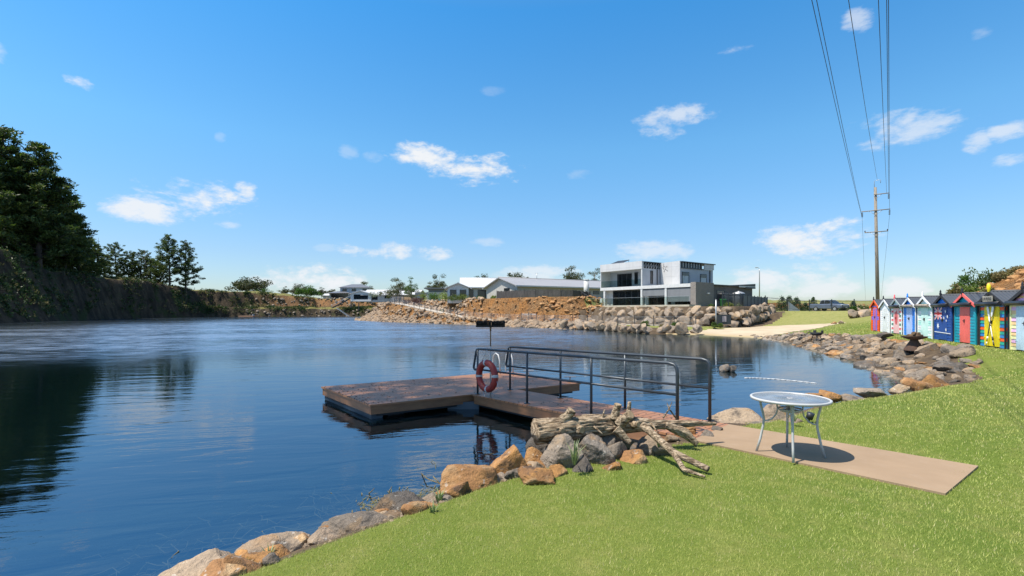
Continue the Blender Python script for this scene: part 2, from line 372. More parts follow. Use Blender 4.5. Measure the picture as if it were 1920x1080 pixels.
    sd = segdist(x, y, np.array([26.2, 36.1]), np.array([17.6, 16.9]))[0]; k = 1-sstep(sd, 1.2, 3.5); z = np.where(ins, z, z*(1-k)+.795*k)
    sd = polysd(x, y, SLAB); k = 1-sstep(sd, .1, .9); z = np.where(ins, z, z*(1-k)+.392*k)
    soil = ((I >= 13) & (I <= 20) & (D < np.interp(y, [13, 16, 20, 34, 40], [1.1, 1.7, 2.5, 2.2, 1.2]))) | ((I >= 2) & (I <= 8) & (D < .72)) | ((I >= 9) & (I <= 13) & (D < .62)) | ((polydist(x, y, WALL, False) < 1.7) & (y > 50)) | ((I >= 22) & (I <= 24) & (D < 1.9))
    zone = np.where(soil & (zone != 4), 5, zone)
    zone = np.where(ins, 0, zone)
    bed = -np.minimum(D*np.where(cl, 1.2, .33), 3.5)+(fbm2(x, y, 1.1, 3, 51)*.12*sstep(D, .2, 1.5) if detail else 0)
    z = np.where(ins, bed, z)
    far = sstep(rng, 500, 1500); z = np.where(ins, z, z*(1-far)+2.0*far)
    return z, zone, D, ins
def hz(x, y): return float(terrain([x], [y])[0][0])

ang = np.concatenate([np.radians(np.arange(-62, 62, .22)), np.radians(np.arange(62, 298, 3.0))])
rad = [.6]
while rad[-1] < 5000:
    r = rad[-1]; rad.append(r*(1.014 if r < 14 else 1.0105 if r < 90 else 1.0062 if r < 215 else 1.06))
rad = np.array(rad); na, nr = len(ang), len(rad)
AA, RR = np.meshgrid(ang, rad, indexing='ij'); TX = (np.sin(AA)*RR).ravel(); TY = (np.cos(AA)*RR).ravel()
TZ, TZONE, TD, TINS = terrain(TX, TY)
ii, jj = np.meshgrid(np.arange(na), np.arange(nr-1), indexing='ij'); i2 = (ii+1) % na
F = np.stack([ii*nr+jj, ii*nr+jj+1, i2*nr+jj+1, i2*nr+jj], -1).reshape(-1, 4)
V = np.stack([TX, TY, TZ], 1)
fan = np.stack([np.arange(na)*nr, ((np.arange(na)+1) % na)*nr], 1)
fz = TZONE[F].max(1); fz = np.where((TZONE[F] == 0).all(1), 0, fz)
# --- ground materials
def ground_mats():
    m, t, b = MAT('lawn_soil'); co = t.coords(); g = t.new('ShaderNodeNewGeometry')
    n1 = t.noise(co, .35, 4); n2 = t.noise(co, 3.0, 5, .65); n3 = t.noise(co, 40, 3, .7)
    k = t.mix(t.ramp(n1, .35, .65), (.10, .145, .022), (.15, .18, .035)); k = t.mix(t.ramp(n2, .45, .75, 0, .55), k, (.27, .24, .09)); k = t.mix(t.ramp(n3, .3, .75, .55, 0), k, (.075, .11, .02))
    sp = t.sep(co); far = t.ramp(sp[1], 40, 58)
    k = t.mix(t.math('MULTIPLY', far, t.ramp(n2, .3, .6, .35, .9)), k, (.25, .235, .085))
    t.set(b.inputs['Base Color'], k); b.inputs['Roughness'].default_value = .9; b.inputs['Specular IOR Level'].default_value = .1
    bump(t, b, t.math('ADD', n3, t.noise(co, 110, 2)), .6, .02); M['lawn'] = m
    m, t, b = MAT('cliff_rock'); co = t.coords(); sp = t.sep(co)
    st = t.vmul(co, (1, 1, .22)); n1 = t.noise(st, .55, 6, .65, .5); n2 = t.noise(co, .16, 5, .6, .4); n3 = t.noise(co, 2.4, 5, .7)
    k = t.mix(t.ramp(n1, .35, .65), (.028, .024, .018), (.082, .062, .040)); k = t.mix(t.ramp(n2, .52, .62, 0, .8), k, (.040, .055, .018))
    g = t.new('ShaderNodeNewGeometry'); up = t.sep(g.outputs['Normal'])[2]
    grass = t.mix(t.ramp(n3, .35, .65), (.13, .15, .035), (.24, .20, .08)); orange = t.mix(t.ramp(n1, .35, .65), (.30, .155, .065), (.20, .115, .06))
    east = t.math('MULTIPLY', t.ramp(sp[0], -106, -78), t.ramp(sp[2], 3.4, 4.6)); k = t.mix(t.math('MULTIPLY', east, .85), k, orange)
    k = t.mix(t.ramp(t.math('ADD', up, t.math('MULTIPLY', n3, .3)), .93, 1.14), k, grass)
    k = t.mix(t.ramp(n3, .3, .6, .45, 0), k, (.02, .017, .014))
    t.set(b.inputs['Base Color'], k); b.inputs['Roughness'].default_value = .95; b.inputs['Specular IOR Level'].default_value = .1
    bump(t, b, t.math('ADD', n1, t.math('MULTIPLY', n3, .7)), 1.0, .5); M['cliff'] = m
    m, t, b = MAT('orange_earth'); co = t.coords(); n1 = t.noise(co, .5, 6, .65, .6); n2 = t.noise(co, 1.7, 6, .7, .4); n3 = t.noise(co, 5, 4, .7)
    k = t.mix(t.ramp(n1, .36, .64), (.40, .185, .06), (.27, .16, .08)); k = t.mix(t.ramp(n2, .5, .72, 0, .7), k, (.33, .235, .13)); k = t.mix(t.ramp(n2, .34, .50, .85, 0), k, (.10, .055, .028)); k = t.mix(t.ramp(n3, .3, .6, .4, 0), k, (.17, .10, .05))  # dark browns where the bump is low: crevice shade painted into the colour
    g = t.new('ShaderNodeNewGeometry'); up = t.sep(g.outputs['Normal'])[2]; k = t.mix(t.ramp(up, .93, .99, 0, .75), k, (.27, .235, .10))
    t.set(b.inputs['Base Color'], k); b.inputs['Roughness'].default_value = .95; b.inputs['Specular IOR Level'].default_value = .1
    bump(t, b, t.math('ADD', n2, t.math('MULTIPLY', n3, .6)), 1.0, .7); M['earth'] = m
    M['soil'] = basic('stony_soil', (.13, .095, .06), (.075, .055, .038), .95, 2.5, fine=.5, bmp=.8, bdist=.05, spec=.1)
    M['dry_ground'] = basic('dry_ground', (.27, .24, .10), (.17, .19, .05), .95, .4, fine=.4, spec=.1, bmp=.4, bdist=.05)
    m, t, b = MAT('lake_bed'); co = t.coords(); n1 = t.noise(co, 1.6, 6, .7, .8); n2 = t.noise(co, 9, 4, .7)
    k = t.mix(t.ramp(n1, .38, .62), (.15, .14, .085), (.055, .065, .04)); k = t.mix(t.ramp(n2, .55, .75, 0, .6), k, (.24, .21, .13))
    t.set(b.inputs['Base Color'], k); b.inputs['Roughness'].default_value = .9; M['bed'] = m
    m, t, b = MAT('beach_sand'); co = t.coords(); n1 = t.noise(co, .5, 5); n2 = t.noise(co, 30, 3, .7)
    k = t.mix(t.ramp(n1, .35, .65), (.44, .36, .255), (.37, .30, .205)); z = t.sep(co)[2]; k = t.mix(t.ramp(z, .02, .16, .75, 0), k, (.33, .25, .13)); k = t.mix(t.ramp(n2, .4, .8, 0, .15), k, (.4, .33, .22))
    t.set(b.inputs['Base Color'], k); b.inputs['Roughness'].default_value = .95; b.inputs['Specular IOR Level'].default_value = .1; bump(t, b, n2, .3, .02); M['sand'] = m
ground_mats()
def zone_mesh(name, faces, mat, label, smooth=True):
    u, inv = np.unique(faces, return_inverse=True)
    return struct(link(name, mesh_np(name, V[u], inv.reshape(faces.shape), smooth), None, mat), label)
zone_mesh('lake_bed', F[fz == 0], M['bed'], 'muddy weed covered bed of the lake beneath the water')
zone_mesh('lawn', F[fz == 1], M['lawn'], 'mown green lawn along the near and right shore of the lake')
zone_mesh('cliff', F[fz == 2], M['cliff'], 'dark quarry cliff and earth hill on the far and left side of the lake')
zone_mesh('earth_bank', F[fz == 3], M['earth'], 'orange eroded earth banks on the far shore and behind the huts')
zone_mesh('stony_soil', F[fz == 5], M['soil'], 'brown stony soil between the boulders of the banks')
zone_mesh('ground', F[fz == 4], M['dry_ground'], 'dry grassy ground of the building plots above the lake')
# --- beach, draped a little above the ground
def drape(name, Q, step, lift, mat, label, inset=0):
    x0, y0 = Q.min(0)[:2]; x1, y1 = Q.max(0)[:2]; xs = np.arange(x0-step, x1+step, step); ys = np.arange(y0-step, y1+step, step)
    X, Y = np.meshgrid(xs, ys, indexing='ij'); sh = X.shape; x = X.ravel(); y = Y.ravel(); sd = polysd(x, y, Q)+fbm2(x, y, .5, 3, 61)*.7
    z, _, D, ins = terrain(x, y); z = np.where(ins, np.maximum(z, -1.2), z)+lift-np.clip(sd+.4, 0, 1)*.06
    idx = np.arange(len(x)).reshape(sh); f = np.stack([idx[:-1, :-1], idx[1:, :-1], idx[1:, 1:], idx[:-1, 1:]], -1).reshape(-1, 4)
    f = f[(sd[f] < .35).all(1)]; u, inv = np.unique(f, return_inverse=True)
    return struct(link(name, mesh_np(name, np.stack([x, y, z], 1)[u], inv.reshape(f.shape), True), None, mat), label)
drape('beach', BEACH, .22, .05, M['sand'], 'pale sandy beach at the far end of the rock bank')
# --- path ribbon
mb = MB(); pts = []
for i in range(len(PATH)-1):
    k = int(np.hypot(*(PATH[i+1, :2]-PATH[i, :2]))/.8)+1
    for j in range(k): pts.append(PATH[i]+(PATH[i+1]-PATH[i])*j/k)
pts.append(PATH[-1]); pts = np.array(pts)
for it in range(6): pts[1:-1] = (pts[:-2]+2*pts[1:-1]+pts[2:])/4
Vp = []
for i, p in enumerate(pts):
    t = pts[min(i+1, len(pts)-1)]-pts[max(i-1, 0)]; nrm = np.array([-t[1], t[0], 0])/np.hypot(t[0], t[1])
    for s_ in (-.95, .95):
        for zz in (0, -.16): q = p+nrm*s_; Vp.append((q[0], q[1], p[2]+.02+zz))
Fp = []
for i in range(len(pts)-1):
    a = i*4; b = a+4; Fp += [(a, a+2, b+2, b), (a+1, a, b, b+1), (a+2, a+3, b+3, b+2)]
mb.add(Vp, Fp); M['concrete'] = basic('concrete', (.46, .41, .34), (.38, .335, .275), .85, 1.2, fine=.2, bmp=.15)
struct(mb.build('path', M['concrete']), 'pale concrete path sloping down along the far rocky shore')
# --- slab under the table
m, t, b = MAT('slab_concrete'); co = t.coords(); n1 = t.noise(co, .8, 6, .6, .3); n2 = t.noise(co, 6, 5, .65); n3 = t.noise(co, 60, 3, .7)
k = t.mix(t.ramp(n1, .35, .65), (.29, .20, .122), (.245, .168, .10)); k = t.mix(t.ramp(n2, .5, .75, 0, .3), k, (.31, .23, .165)); k = t.mix(t.ramp(n3, .55, .8, 0, .35), k, (.22, .16, .11))
k = t.mix(t.ramp(t.noise(t.vmul(co, (1, .3, 1)), 2.4, 4, .6), .6, .7, 0, .3), k, (.25, .19, .13))
t.set(b.inputs['Base Color'], k); b.inputs['Roughness'].default_value = .9; bump(t, b, n3, .25, .004); M['slab'] = m
mb = MB(); mb.prism([(p[0], p[1], SLABZ-.2) for p in SLAB], (0, 0, .2)); struct(mb.build('concrete_slab', M['slab']), 'tan concrete slab between the jetty and the lawn')
# --- water
def water():
    an = np.radians(np.concatenate([np.arange(-64, 64, .5), np.arange(64, 296, 6)])); rr = np.geomspace(.5, 260, 330); A, Rr = np.meshgrid(an, rr, indexing='ij')
    x = (np.sin(A)*Rr).ravel(); y = (np.cos(A)*Rr).ravel(); z, zone, D, ins = terrain(x, y); n = len(an); m = len(rr)
    i, j = np.meshgrid(np.arange(n), np.arange(m-1), indexing='ij'); i2 = (i+1) % n
    f = np.stack([i*m+j, i2*m+j, i2*m+j+1, i*m+j+1], -1).reshape(-1, 4); f = f[(z[f] < .30).any(1)]
    dep = np.where(ins, np.clip(-z, 0, 5), 0); u, inv = np.unique(f, return_inverse=True)
    me = mesh_np('water', np.stack([x, y, np.zeros_like(x)], 1)[u], inv.reshape(f.shape), True)
    a = me.attributes.new('depth', 'FLOAT', 'POINT'); a.data.foreach_set('value', dep[u].astype(np.float32))
    mt, t, b = MAT('lake_water'); t.n.remove(b); co = t.coords(); sp = t.sep(co)
    at = t.new('ShaderNodeAttribute', attribute_name='depth'); body = t.math('SUBTRACT', 1.0, t.math('POWER', 2.718, t.math('MULTIPLY', at.outputs['Fac'], -1.25)))
    rng = t.math('SQRT', t.math('ADD', t.math('MULTIPLY', sp[0], sp[0]), t.math('MULTIPLY', sp[1], sp[1])))
    rot = t.new('ShaderNodeMapping'); rot.inputs['Rotation'].default_value = (0, 0, R_(-14)); t.l.new(co, rot.inputs['Vector']); q = rot.outputs[0]
    w1 = t.noise(t.vmul(q, (.55, 2.0, 1)), .9, 3, .5, .5); w2 = t.noise(t.vmul(q, (.8, 2.2, 1)), 3.2, 4, .55, .3); w3 = t.noise(t.vmul(q, (1, 1.6, 1)), 9, 3, .6)
    patch = t.ramp(t.math('ADD', rng, t.math('MULTIPLY', t.math('SUBTRACT', t.noise(t.vmul(q, (.4, 1, 1)), .06, 4, .6), .5), 16)), 19, 36)
    calm = t.ramp(t.math('MULTIPLY_ADD', sp[1], -.10, sp[0]), -1, 7); patch = t.math('MULTIPLY', patch, t.math('MULTIPLY', t.math('MULTIPLY_ADD', calm, -.62, 1.0), t.ramp(sp[0], -88, -38, .42, 1.0)))
    h = t.math('ADD', t.math('MULTIPLY', w1, .024), t.math('MULTIPLY', w2, t.math('MULTIPLY_ADD', patch, .016, .0034))); h = t.math('ADD', h, t.math('MULTIPLY', w3, t.math('MULTIPLY_ADD', patch, .012, .0008)))
    h = t.math('MULTIPLY', h, t.ramp(rng, 4, 44, 1.05, .13))
    bp = t.new('ShaderNodeBump'); bp.inputs['Strength'].default_value = 1.0; bp.inputs['Distance'].default_value = 1.0; t.l.new(h, bp.inputs['Height'])
    bp.inputs['Strength'].default_value = .6
    fr = t.new('ShaderNodeFresnel'); fr.inputs['IOR'].default_value = 1.33; t.l.new(bp.outputs[0], fr.inputs['Normal'])
    f0 = t.new('ShaderNodeFresnel'); f0.inputs['IOR'].default_value = 1.33; frm = t.math('MULTIPLY_ADD', t.math('MULTIPLY_ADD', f0.outputs[0], .6, t.math('MULTIPLY', fr.outputs[0], .4)), .52, .25)
    df = t.new('ShaderNodeBsdfDiffuse'); df.inputs[0].default_value = (.0015, .0055, .006, 1)
    tp = t.new('ShaderNodeBsdfTransparent'); tp.inputs[0].default_value = (.80, .88, .84, 1)
    gl = t.new('ShaderNodeBsdfGlossy'); gl.inputs[0].default_value = (.78, .87, .98, 1); ro = t.math('MULTIPLY', patch, t.ramp(t.math('MULTIPLY_ADD', t.noise(t.vmul(q, (.6, 1.3, 1)), 1.1, 3, .6), .55, t.math('MULTIPLY', t.noise(t.vmul(q, (.25, .9, 1)), .16, 4, .6), .45)), .36, .64, .45, 1.15)); t.set(gl.inputs['Roughness'], t.math('MULTIPLY_ADD', ro, .275, .02)); t.l.new(bp.outputs[0], gl.inputs['Normal'])
    m1 = t.new('ShaderNodeMixShader'); t.l.new(body, m1.inputs[0]); t.l.new(tp.outputs[0], m1.inputs[1]); t.l.new(df.outputs[0], m1.inputs[2])
    m2 = t.new('ShaderNodeMixShader'); t.l.new(frm, m2.inputs[0]); t.l.new(m1.outputs[0], m2.inputs[1]); t.l.new(gl.outputs[0], m2.inputs[2])
    t.l.new(m2.outputs[0], t.n['Material Output'].inputs[0])
    struct(link('water', me, None, mt), 'calm dark blue lake filling the old quarry')
water()
# ================================================================ ROCKS
def ico(sub):
    import bmesh
    bm = bmesh.new(); bmesh.ops.create_icosphere(bm, subdivisions=sub, radius=1); bm.verts.ensure_lookup_table()
    v = np.array([x.co[:] for x in bm.verts]); f = np.array([[q.index for q in x.verts] for x in bm.faces]); bm.free(); return v, f
ICO = {k: ico(k) for k in (2, 3, 4, 5)}
def rock_shape(seed, sub=4, size=(1, 1, 1), rough=.06, planes=13, soft=.045):
    rg = np.random.default_rng(seed); d, f = ICO[sub]
    n = rg.normal(size=(planes, 3)); n /= np.linalg.norm(n, axis=1)[:, None]; h = rg.uniform(.5, .98, planes)
    c = d@n.T; r = np.where(c > .05, h/np.maximum(c, .05), 9.0); r = np.minimum(r, 1.25)
    k = 1/soft; r = -np.log(np.exp(-r*k).sum(1))/k+soft*.35
    p = d*r[:, None]
    nz_ = fbm(p*2.1+seed*3.1, 4, seed)*rough*1.2+np.abs(fbm(p*5+seed, 3, seed+5))*-rough*.9+fbm(p*13, 2, seed+9)*rough*.22
    p = p*(1+nz_)[:, None]; p *= np.array(size)/2/np.array([np.abs(p[:, i]).max() for i in range(3)])
    return p, f
def smooth_by_angle(me, deg=38):
    import bmesh
    bm = bmesh.new(); bm.from_mesh(me)
    for e in bm.edges:
        if len(e.link_faces) == 2 and e.calc_face_angle(0) > R_(deg): e.smooth = False
    bm.to_mesh(me); bm.free()
def rock(name, loc, size, seed, mat, label, cat='rock', group=None, yaw=0, tilt=(0, 0), sub=4, rough=.06, planes=13):
    p, f = rock_shape(seed, sub, size, rough, planes); me = mesh_np(name, p, f, True); smooth_by_angle(me)
    o = link(name, me, None, mat); o.location = loc; o.rotation_euler = (tilt[0], tilt[1], yaw); return tag(o, label, cat, group)
# near shore rocks: column, row of the middle, distance, width px, height px, material, label
NR = [
 (392, 1082, 3.85, 150, 78, 'rock_tan', 'pale tan boulder at the water edge, nearest to the camera'),
 (520, 1046, 4.0, 150, 66, 'rock_tan', 'tan boulder splashed with white droppings between the nearest boulder and the flat grey slab'),
 (672, 996, 4.4, 178, 52, 'rock_grey', 'long flat grey slab of rock along the lawn edge'),
 (760, 954, 4.8, 118, 46, 'rock_dark', 'dark pitted craggy rock just behind the flat grey slab'),
 (800, 962, 4.55, 56, 40, 'rock_orange', 'small brown rock leaning on the dark pitted rock'),
 (892, 905, 5.2, 118, 84, 'rock_orange', 'largest orange boulder of the near shore, sloping into the water'),
 (955, 874, 5.55, 84, 74, 'rock_orange', 'pointed orange boulder with dark split face behind the largest orange one'),
 (862, 922, 4.95, 66, 46, 'rock_orange', 'lower orange boulder at the foot of the largest orange boulder'),
 (1003, 862, 5.9, 58, 44, 'rock_orange', 'rounded orange and grey rock left of the big grey boulder'),
 (1056, 851, 5.75, 76, 66, 'rock_grey', 'big rounded grey boulder under the left end of the driftwood log'),
 (1116, 848, 5.85, 66, 58, 'rock_dark', 'dark pointed boulder under the middle of the driftwood log'),
 (1157, 840, 6.0, 46, 44, 'rock_grey', 'small upright grey rock right of the dark pointed boulder'),
 (1186, 853, 5.95, 70, 42, 'rock_orange', 'orange brown rock half sunk in the lawn under the log'),
 (1006, 891, 5.2, 70, 30, 'rock_orange', 'low rust brown rock at the lawn edge below the pointed orange boulder'),
 (1044, 884, 5.4, 48, 26, 'rock_orange', 'small flat orange rock in front of the big grey boulder'),
 (905, 934, 4.85, 84, 26, 'rock_tan', 'flat tan stone in the grass under the largest orange boulder'),
 (1095, 871, 5.6, 56, 34, 'rock_dark', 'low black rock between the big grey and the dark pointed boulder'),
 (1150, 874, 5.6, 44, 22, 'rock_orange', 'tiny orange stone poking from the grass under the log'),
 (1140, 826, 6.25, 60, 44, 'rock_grey', 'grey brown rock half hidden behind the driftwood log'),
 (1228, 836, 6.2, 66, 40, 'rock_tan', 'tan rock in the shade of the forked branch'),
 (1020, 850, 6.3, 60, 60, 'rock_dark', 'dark wet rock at the water behind the big grey boulder'),
 (980, 886, 5.35, 40, 30, 'rock_grey', 'small pale grey wedge of stone by the pointed orange boulder'),
 (730, 975, 4.6, 70, 34, 'rock_dark', 'low wet dark rock between the flat slab and the pitted rock'),
 (835, 945, 4.75, 44, 34, 'rock_grey', 'small grey stone at the water left of the lower orange boulder'),
 (585, 1030, 4.15, 80, 34, 'rock_dark', 'low dark rock between the white splashed boulder and the flat slab'),
 (1388, 782, 8.5, 108, 40, 'rock_tan', 'long tan and orange boulder beside the landward end of the railing'),
 (1452, 780, 8.3, 48, 42, 'rock_tan', 'squat tan rock seen behind the left legs of the table'),
 (1420, 797, 7.95, 84, 20, 'rock_grey', 'flat grey stone along the far edge of the slab'),
 (1478, 800, 7.9, 54, 26, 'rock_tan', 'low tan stone beneath the ring of the table'),
 (1340, 793, 8.6, 44, 26, 'rock_dark', 'small dark rock at the foot of the outer railing post'),
 (1522, 743, 10.2, 36, 18, 'rock_orange', 'low orange rock just above the left part of the table top'),
 (1557, 741, 10.3, 42, 24, 'rock_orange', 'rounded orange rock just beyond the table edge'),
 (1592, 744, 10.4, 50, 20, 'rock_grey', 'grey rock right of the rounded orange one beyond the table'),
 (1640, 737, 10.9, 76, 20, 'rock_grey', 'long flat dark grey slab in the middle of the little bay shore'),
 (1690, 727, 11.5, 34, 20, 'rock_tan', 'small tan rock right of the flat dark slab'),
 (1722, 722, 12.0, 58, 28, 'rock_orange', 'bright orange rock at the corner of the little bay'),
 (1752, 716, 12.5, 44, 24, 'rock_orange', 'paler orange rock leaning on the bright orange one'),
]
for i, (px, py, d, w, h, mt, lab) in enumerate(NR):
    c = P(px, py, d); sw = w*d/FPX*1.02; sh = h*d/FPX*1.0
    deep = .85*sw if sw < .7 else .7*sw
    rock('shore_rock', (c.x, c.y+.02, c.z-.04), (sw*1.12, deep*1.12, max(sh*1.34, .17)), 100+i*7, M[mt], lab, 'rock', 'rocks along the near shore', yaw=((i*37) % 40-20)*.017, tilt=(((i*53) % 30-15)*.01, ((i*29) % 30-15)*.01), sub=5 if d < 6.5 else 4, planes=10+(i % 5), rough=.10)
rg = np.random.default_rng(31)
for k in range(64):
    u = rg.uniform(0, 5.6); i = int(u); q = SP[3+i]+(SP[4+i]-SP[3+i])*(u-i); e = SP[4+i]-SP[3+i]; e = e/np.hypot(*e); q = q+np.array([e[1], -e[0]])*rg.uniform(.1, .80); s_ = rg.uniform(.14, .32); z = max(hz(q[0], q[1]), 0)
    rock('wedged_stone', (q[0], q[1], z+.02), (s_*1.15, s_*.9, s_*.75), 900+k, M[['rock_tan', 'rock_dark', 'rock_grey', 'rock_orange', 'rock_orange'][k % 5]], 'small stone wedged between the larger rocks of the near shore', 'rock', 'small stones wedged along the near shore', yaw=rg.uniform(0, 6.28), tilt=(rg.uniform(-.3, .3), rg.uniform(-.3, .3)))
# right hand rock bank: packed by dart throwing between the water and the lawn
rg = np.random.default_rng(5); bankv = []
for k in range(12):
    p, f = rock_shape(300+k, 4, (1, .64+.09*(k % 4), .46+.09*(k % 3)), .09, 7+k % 4, .028); bankv.append((p, f))
def variants(name, mats):
    out = []
    for k, (p, f) in enumerate(bankv):
        me = mesh_np(name, p, f, True); smooth_by_angle(me); me.materials.append(M[mats[k % len(mats)]]); out.append(me)
    return out
BKM = variants('bank_rock', ['rock_grey', 'rock_tan', 'rock_tan', 'rock_dark', 'rock_tan', 'rock_grey', 'rock_orange', 'rock_dark', 'rock_grey', 'rock_tan', 'rock_grey', 'rock_tan'])
BKL = {'rock_grey': 'grey boulder packed in the rock bank between the bay and the row of huts', 'rock_tan': 'tan brown boulder packed in the rock bank between the bay and the row of huts',
       'rock_dark': 'dark boulder packed in the rock bank between the bay and the row of huts', 'rock_orange': 'orange boulder packed in the rock bank between the bay and the row of huts'}
seg = SP[13:22]; placed = []
cum = np.concatenate([[0], np.cumsum(np.hypot(*(seg[1:]-seg[:-1]).T))])
tries = 0
while len(placed) < 260 and tries < 30000:
    tries += 1; u = rg.uniform(2.0, cum[-1]-.2); k = np.searchsorted(cum, u)-1; t = (u-cum[k])/(cum[k+1]-cum[k])
    q = seg[k]+(seg[k+1]-seg[k])*t; e = (seg[k+1]-seg[k])/np.hypot(*(seg[k+1]-seg[k])); nr_ = np.array([e[1], -e[0]])
    s_ = rg.uniform(-.3, np.interp(u, [2, 5, 9, 20, 26], [1.1, 2.3, 2.7, 2.4, 1.7])); q = q+nr_*s_; z = hz(q[0], q[1]) if s_ > 0 else -.05
    sz = rg.choice([.45, .62, .82, 1.05], p=[.3, .38, .26, .06])*(1 if u > 4 else .8)
    if any((q[0]-a[0])**2+(q[1]-a[1])**2 < ((sz+a[2])*.285)**2 for a in placed): continue
    placed.append((q[0], q[1], sz)); me = BKM[rg.integers(12)]
    o = link('bank_rock', me); o.location = (q[0], q[1], z-sz*.02); o.scale = (sz, sz*rg.uniform(.8, 1.1), sz*rg.uniform(.8, 1.25))
    o.rotation_euler = (rg.uniform(-.35, .35), rg.uniform(-.35, .35), rg.uniform(0, 6.28)); tag(o, BKL[me.materials[0].name], 'rock', 'boulders of the rock bank')
# boulders of the retaining wall and of the row at the water below it
bankv = []
for k in range(12): bankv.append(rock_shape(340+k, 4, (1, .78+.05*(k % 4), .66+.07*(k % 4)), .05, 10+k % 4))
WLM = variants('wall_boulder', ['rock_wall', 'rock_tan', 'rock_wall', 'rock_wall', 'rock_grey'])
wl = WALL
def row(line, step, off, zf, sz, lab, grp, name, jit=.2, start=0.0):
    cum = np.concatenate([[0], np.cumsum(np.hypot(*(line[1:]-line[:-1]).T))]); u = start
    while u < cum[-1]:
        k = min(np.searchsorted(cum, u, side='right')-1, len(line)-2); t = (u-cum[k])/(cum[k+1]-cum[k]); e = (line[k+1]-line[k])/(cum[k+1]-cum[k])
        q = line[k]+(line[k+1]-line[k])*t+np.array([-e[1], e[0]])*(off+rg.uniform(-jit, jit)); s_ = sz*rg.uniform(.8, 1.3)
        o = link(name, WLM[rg.integers(12)]); o.location = (q[0], q[1], zf(q, u)+rg.uniform(-.08, .08)); o.scale = (s_*1.05, s_*.95, s_*rg.uniform(1.0, 1.35))
        o.rotation_euler = (rg.uniform(-.25, .25), rg.uniform(-.25, .25), math.atan2(e[1], e[0])+rg.uniform(-.5, .5)); tag(o, lab, 'boulder', grp); u += step*s_/sz
zb = lambda u: .75 if u < 20 else .75+(u-20)/19*1.25
row(wl, 1.12, -.45, lambda q, u: zb(u)+.05, 1.25, 'large squarish boulder in the retaining wall below the modern house', 'boulders of the retaining wall', 'wall_boulder')
row(wl, 1.18, -.05, lambda q, u: min(zb(u)+.92, 2.5), 1.25, 'large squarish boulder in the retaining wall below the modern house', 'boulders of the retaining wall', 'wall_boulder', start=.5)
row(wl[:3], 1.2, .35, lambda q, u: 2.25, 1.1, 'large squarish boulder in the retaining wall below the modern house', 'boulders of the retaining wall', 'wall_boulder', start=.2)
wr = np.array([(18.0, 46.6), (14, 47.6), (12.0, 52), (9.9, 57.2), (7.0, 60.5)])
row(wr[::-1], .95, -.55, lambda q, u: .22, 1.0, 'brown boulder in the row along the far water edge by the beach', 'boulders along the far water edge', 'waterside_boulder', .3)
row(wr[::-1], 1.15, -1.5, lambda q, u: .62, .95, 'brown boulder in the row along the far water edge by the beach', 'boulders along the far water edge', 'waterside_boulder', .35, .4)
for i, (px, py, w, h) in enumerate([(1598, 588, 20, 16), (1618, 590, 26, 20), (1634, 588, 18, 18), (1606, 580, 18, 10), (1624, 579, 20, 10), (1638, 578, 16, 10)]):
    c = P(px, py, 56+(i > 2)*1.5); s_ = 56/FPX
    rock('rockery_boulder', (c.x, c.y, c.z-.1), (w*s_*1.1, w*s_*.9, h*s_*1.25), 500+i, M['rock_wall'], 'squared tan boulder in the rockery left of the first hut', 'boulder', 'boulders of the rockery', sub=3)
for i, (px, py, w) in enumerate([(1564, 609.5, 12), (1576, 610, 9)]):
    c = P(px, py, 50); rock('beach_stone', (c.x, c.y, hz(c.x, c.y)+.1), (w*50/FPX, .5, .45), 540+i, M['rock_orange' if i == 0 else 'rock_tan'], ['orange stone at the right tip of the beach sand', 'pale stone beside the orange one at the tip of the beach'][i], 'rock', sub=3)
for i, (px, w) in enumerate([(1359, 17), (1373, 14)]):
    c = G(px, 696, 0); rock('lake_rock', (c.x, c.y, .08), (w*c.y/FPX*1.2, .4, .36), 560+i, M['rock_dark'], ['wider dark rock standing out of the water past the railing end', 'narrower dark rock standing out of the water past the railing end'][i], 'rock', sub=4)
c = G(1664, 642, .62); rock('perched_rock', (c.x, c.y+.2, .95), (.75, .6, .36), 571, M['rock_dark'], 'flat topped dark rock perched on the bank left of the larger fire bowl', 'rock', sub=4)
# rubble that nobody could count: the tipped slopes of the point and the loose stones of the orange bank
def rubble(name, pts, sizes, mat, label, sub=2, seed=0):
    rg2 = np.random.default_rng(seed); sh = [rock_shape(700+seed+k, sub, (1, .8, .62), .05, 9) for k in range(8)]; Vs = []; Fs = []; b = 0
    for (q, s_) in zip(pts, sizes):
        p, f = sh[rg2.integers(8)]; e = Matrix.Rotation(rg2.uniform(0, 6.28), 3, 'Z') @ Matrix.Rotation(rg2.uniform(-.6, .6), 3, 'X'); p = (p*s_)@np.array(e).T+np.array(q); Vs.append(p); Fs.append(f+b); b += len(p)
    return struct(link(name, mesh_np(name, np.concatenate(Vs), np.concatenate(Fs), False), None, mat), label, 'stuff')
def scatter_zone(n, x0, x1, y0, y1, test, seed):
    r2 = np.random.default_rng(seed); x = r2.uniform(x0, x1, n); y = r2.uniform(y0, y1, n); z, zo, D, ins = terrain(x, y); m = test(x, y, z, zo, D, ins); return np.stack([x, y, z], 1)[m]
def pathfree(x, y): return polydist(x, y, PATH, False) > 1.25
def shore_side(x, y):   # between the path and the lake
    return terrain(x, y, False)[2]
q = scatter_zone(16000, -39, 12, 57, 130, lambda x, y, z, zo, D, ins: ((D < 8.5) & (~ins) | (ins & (D < .7))) & pathfree(x, y) & (zo != 2) & (z < 4.1) & (polysd(x, y, WPOLY) > 3.2) & (np.where(ins, 0, D) < np.interp(y, [56, 70, 84, 95, 105], [2.2, 3.0, 4.2, 7, 9])), 11)
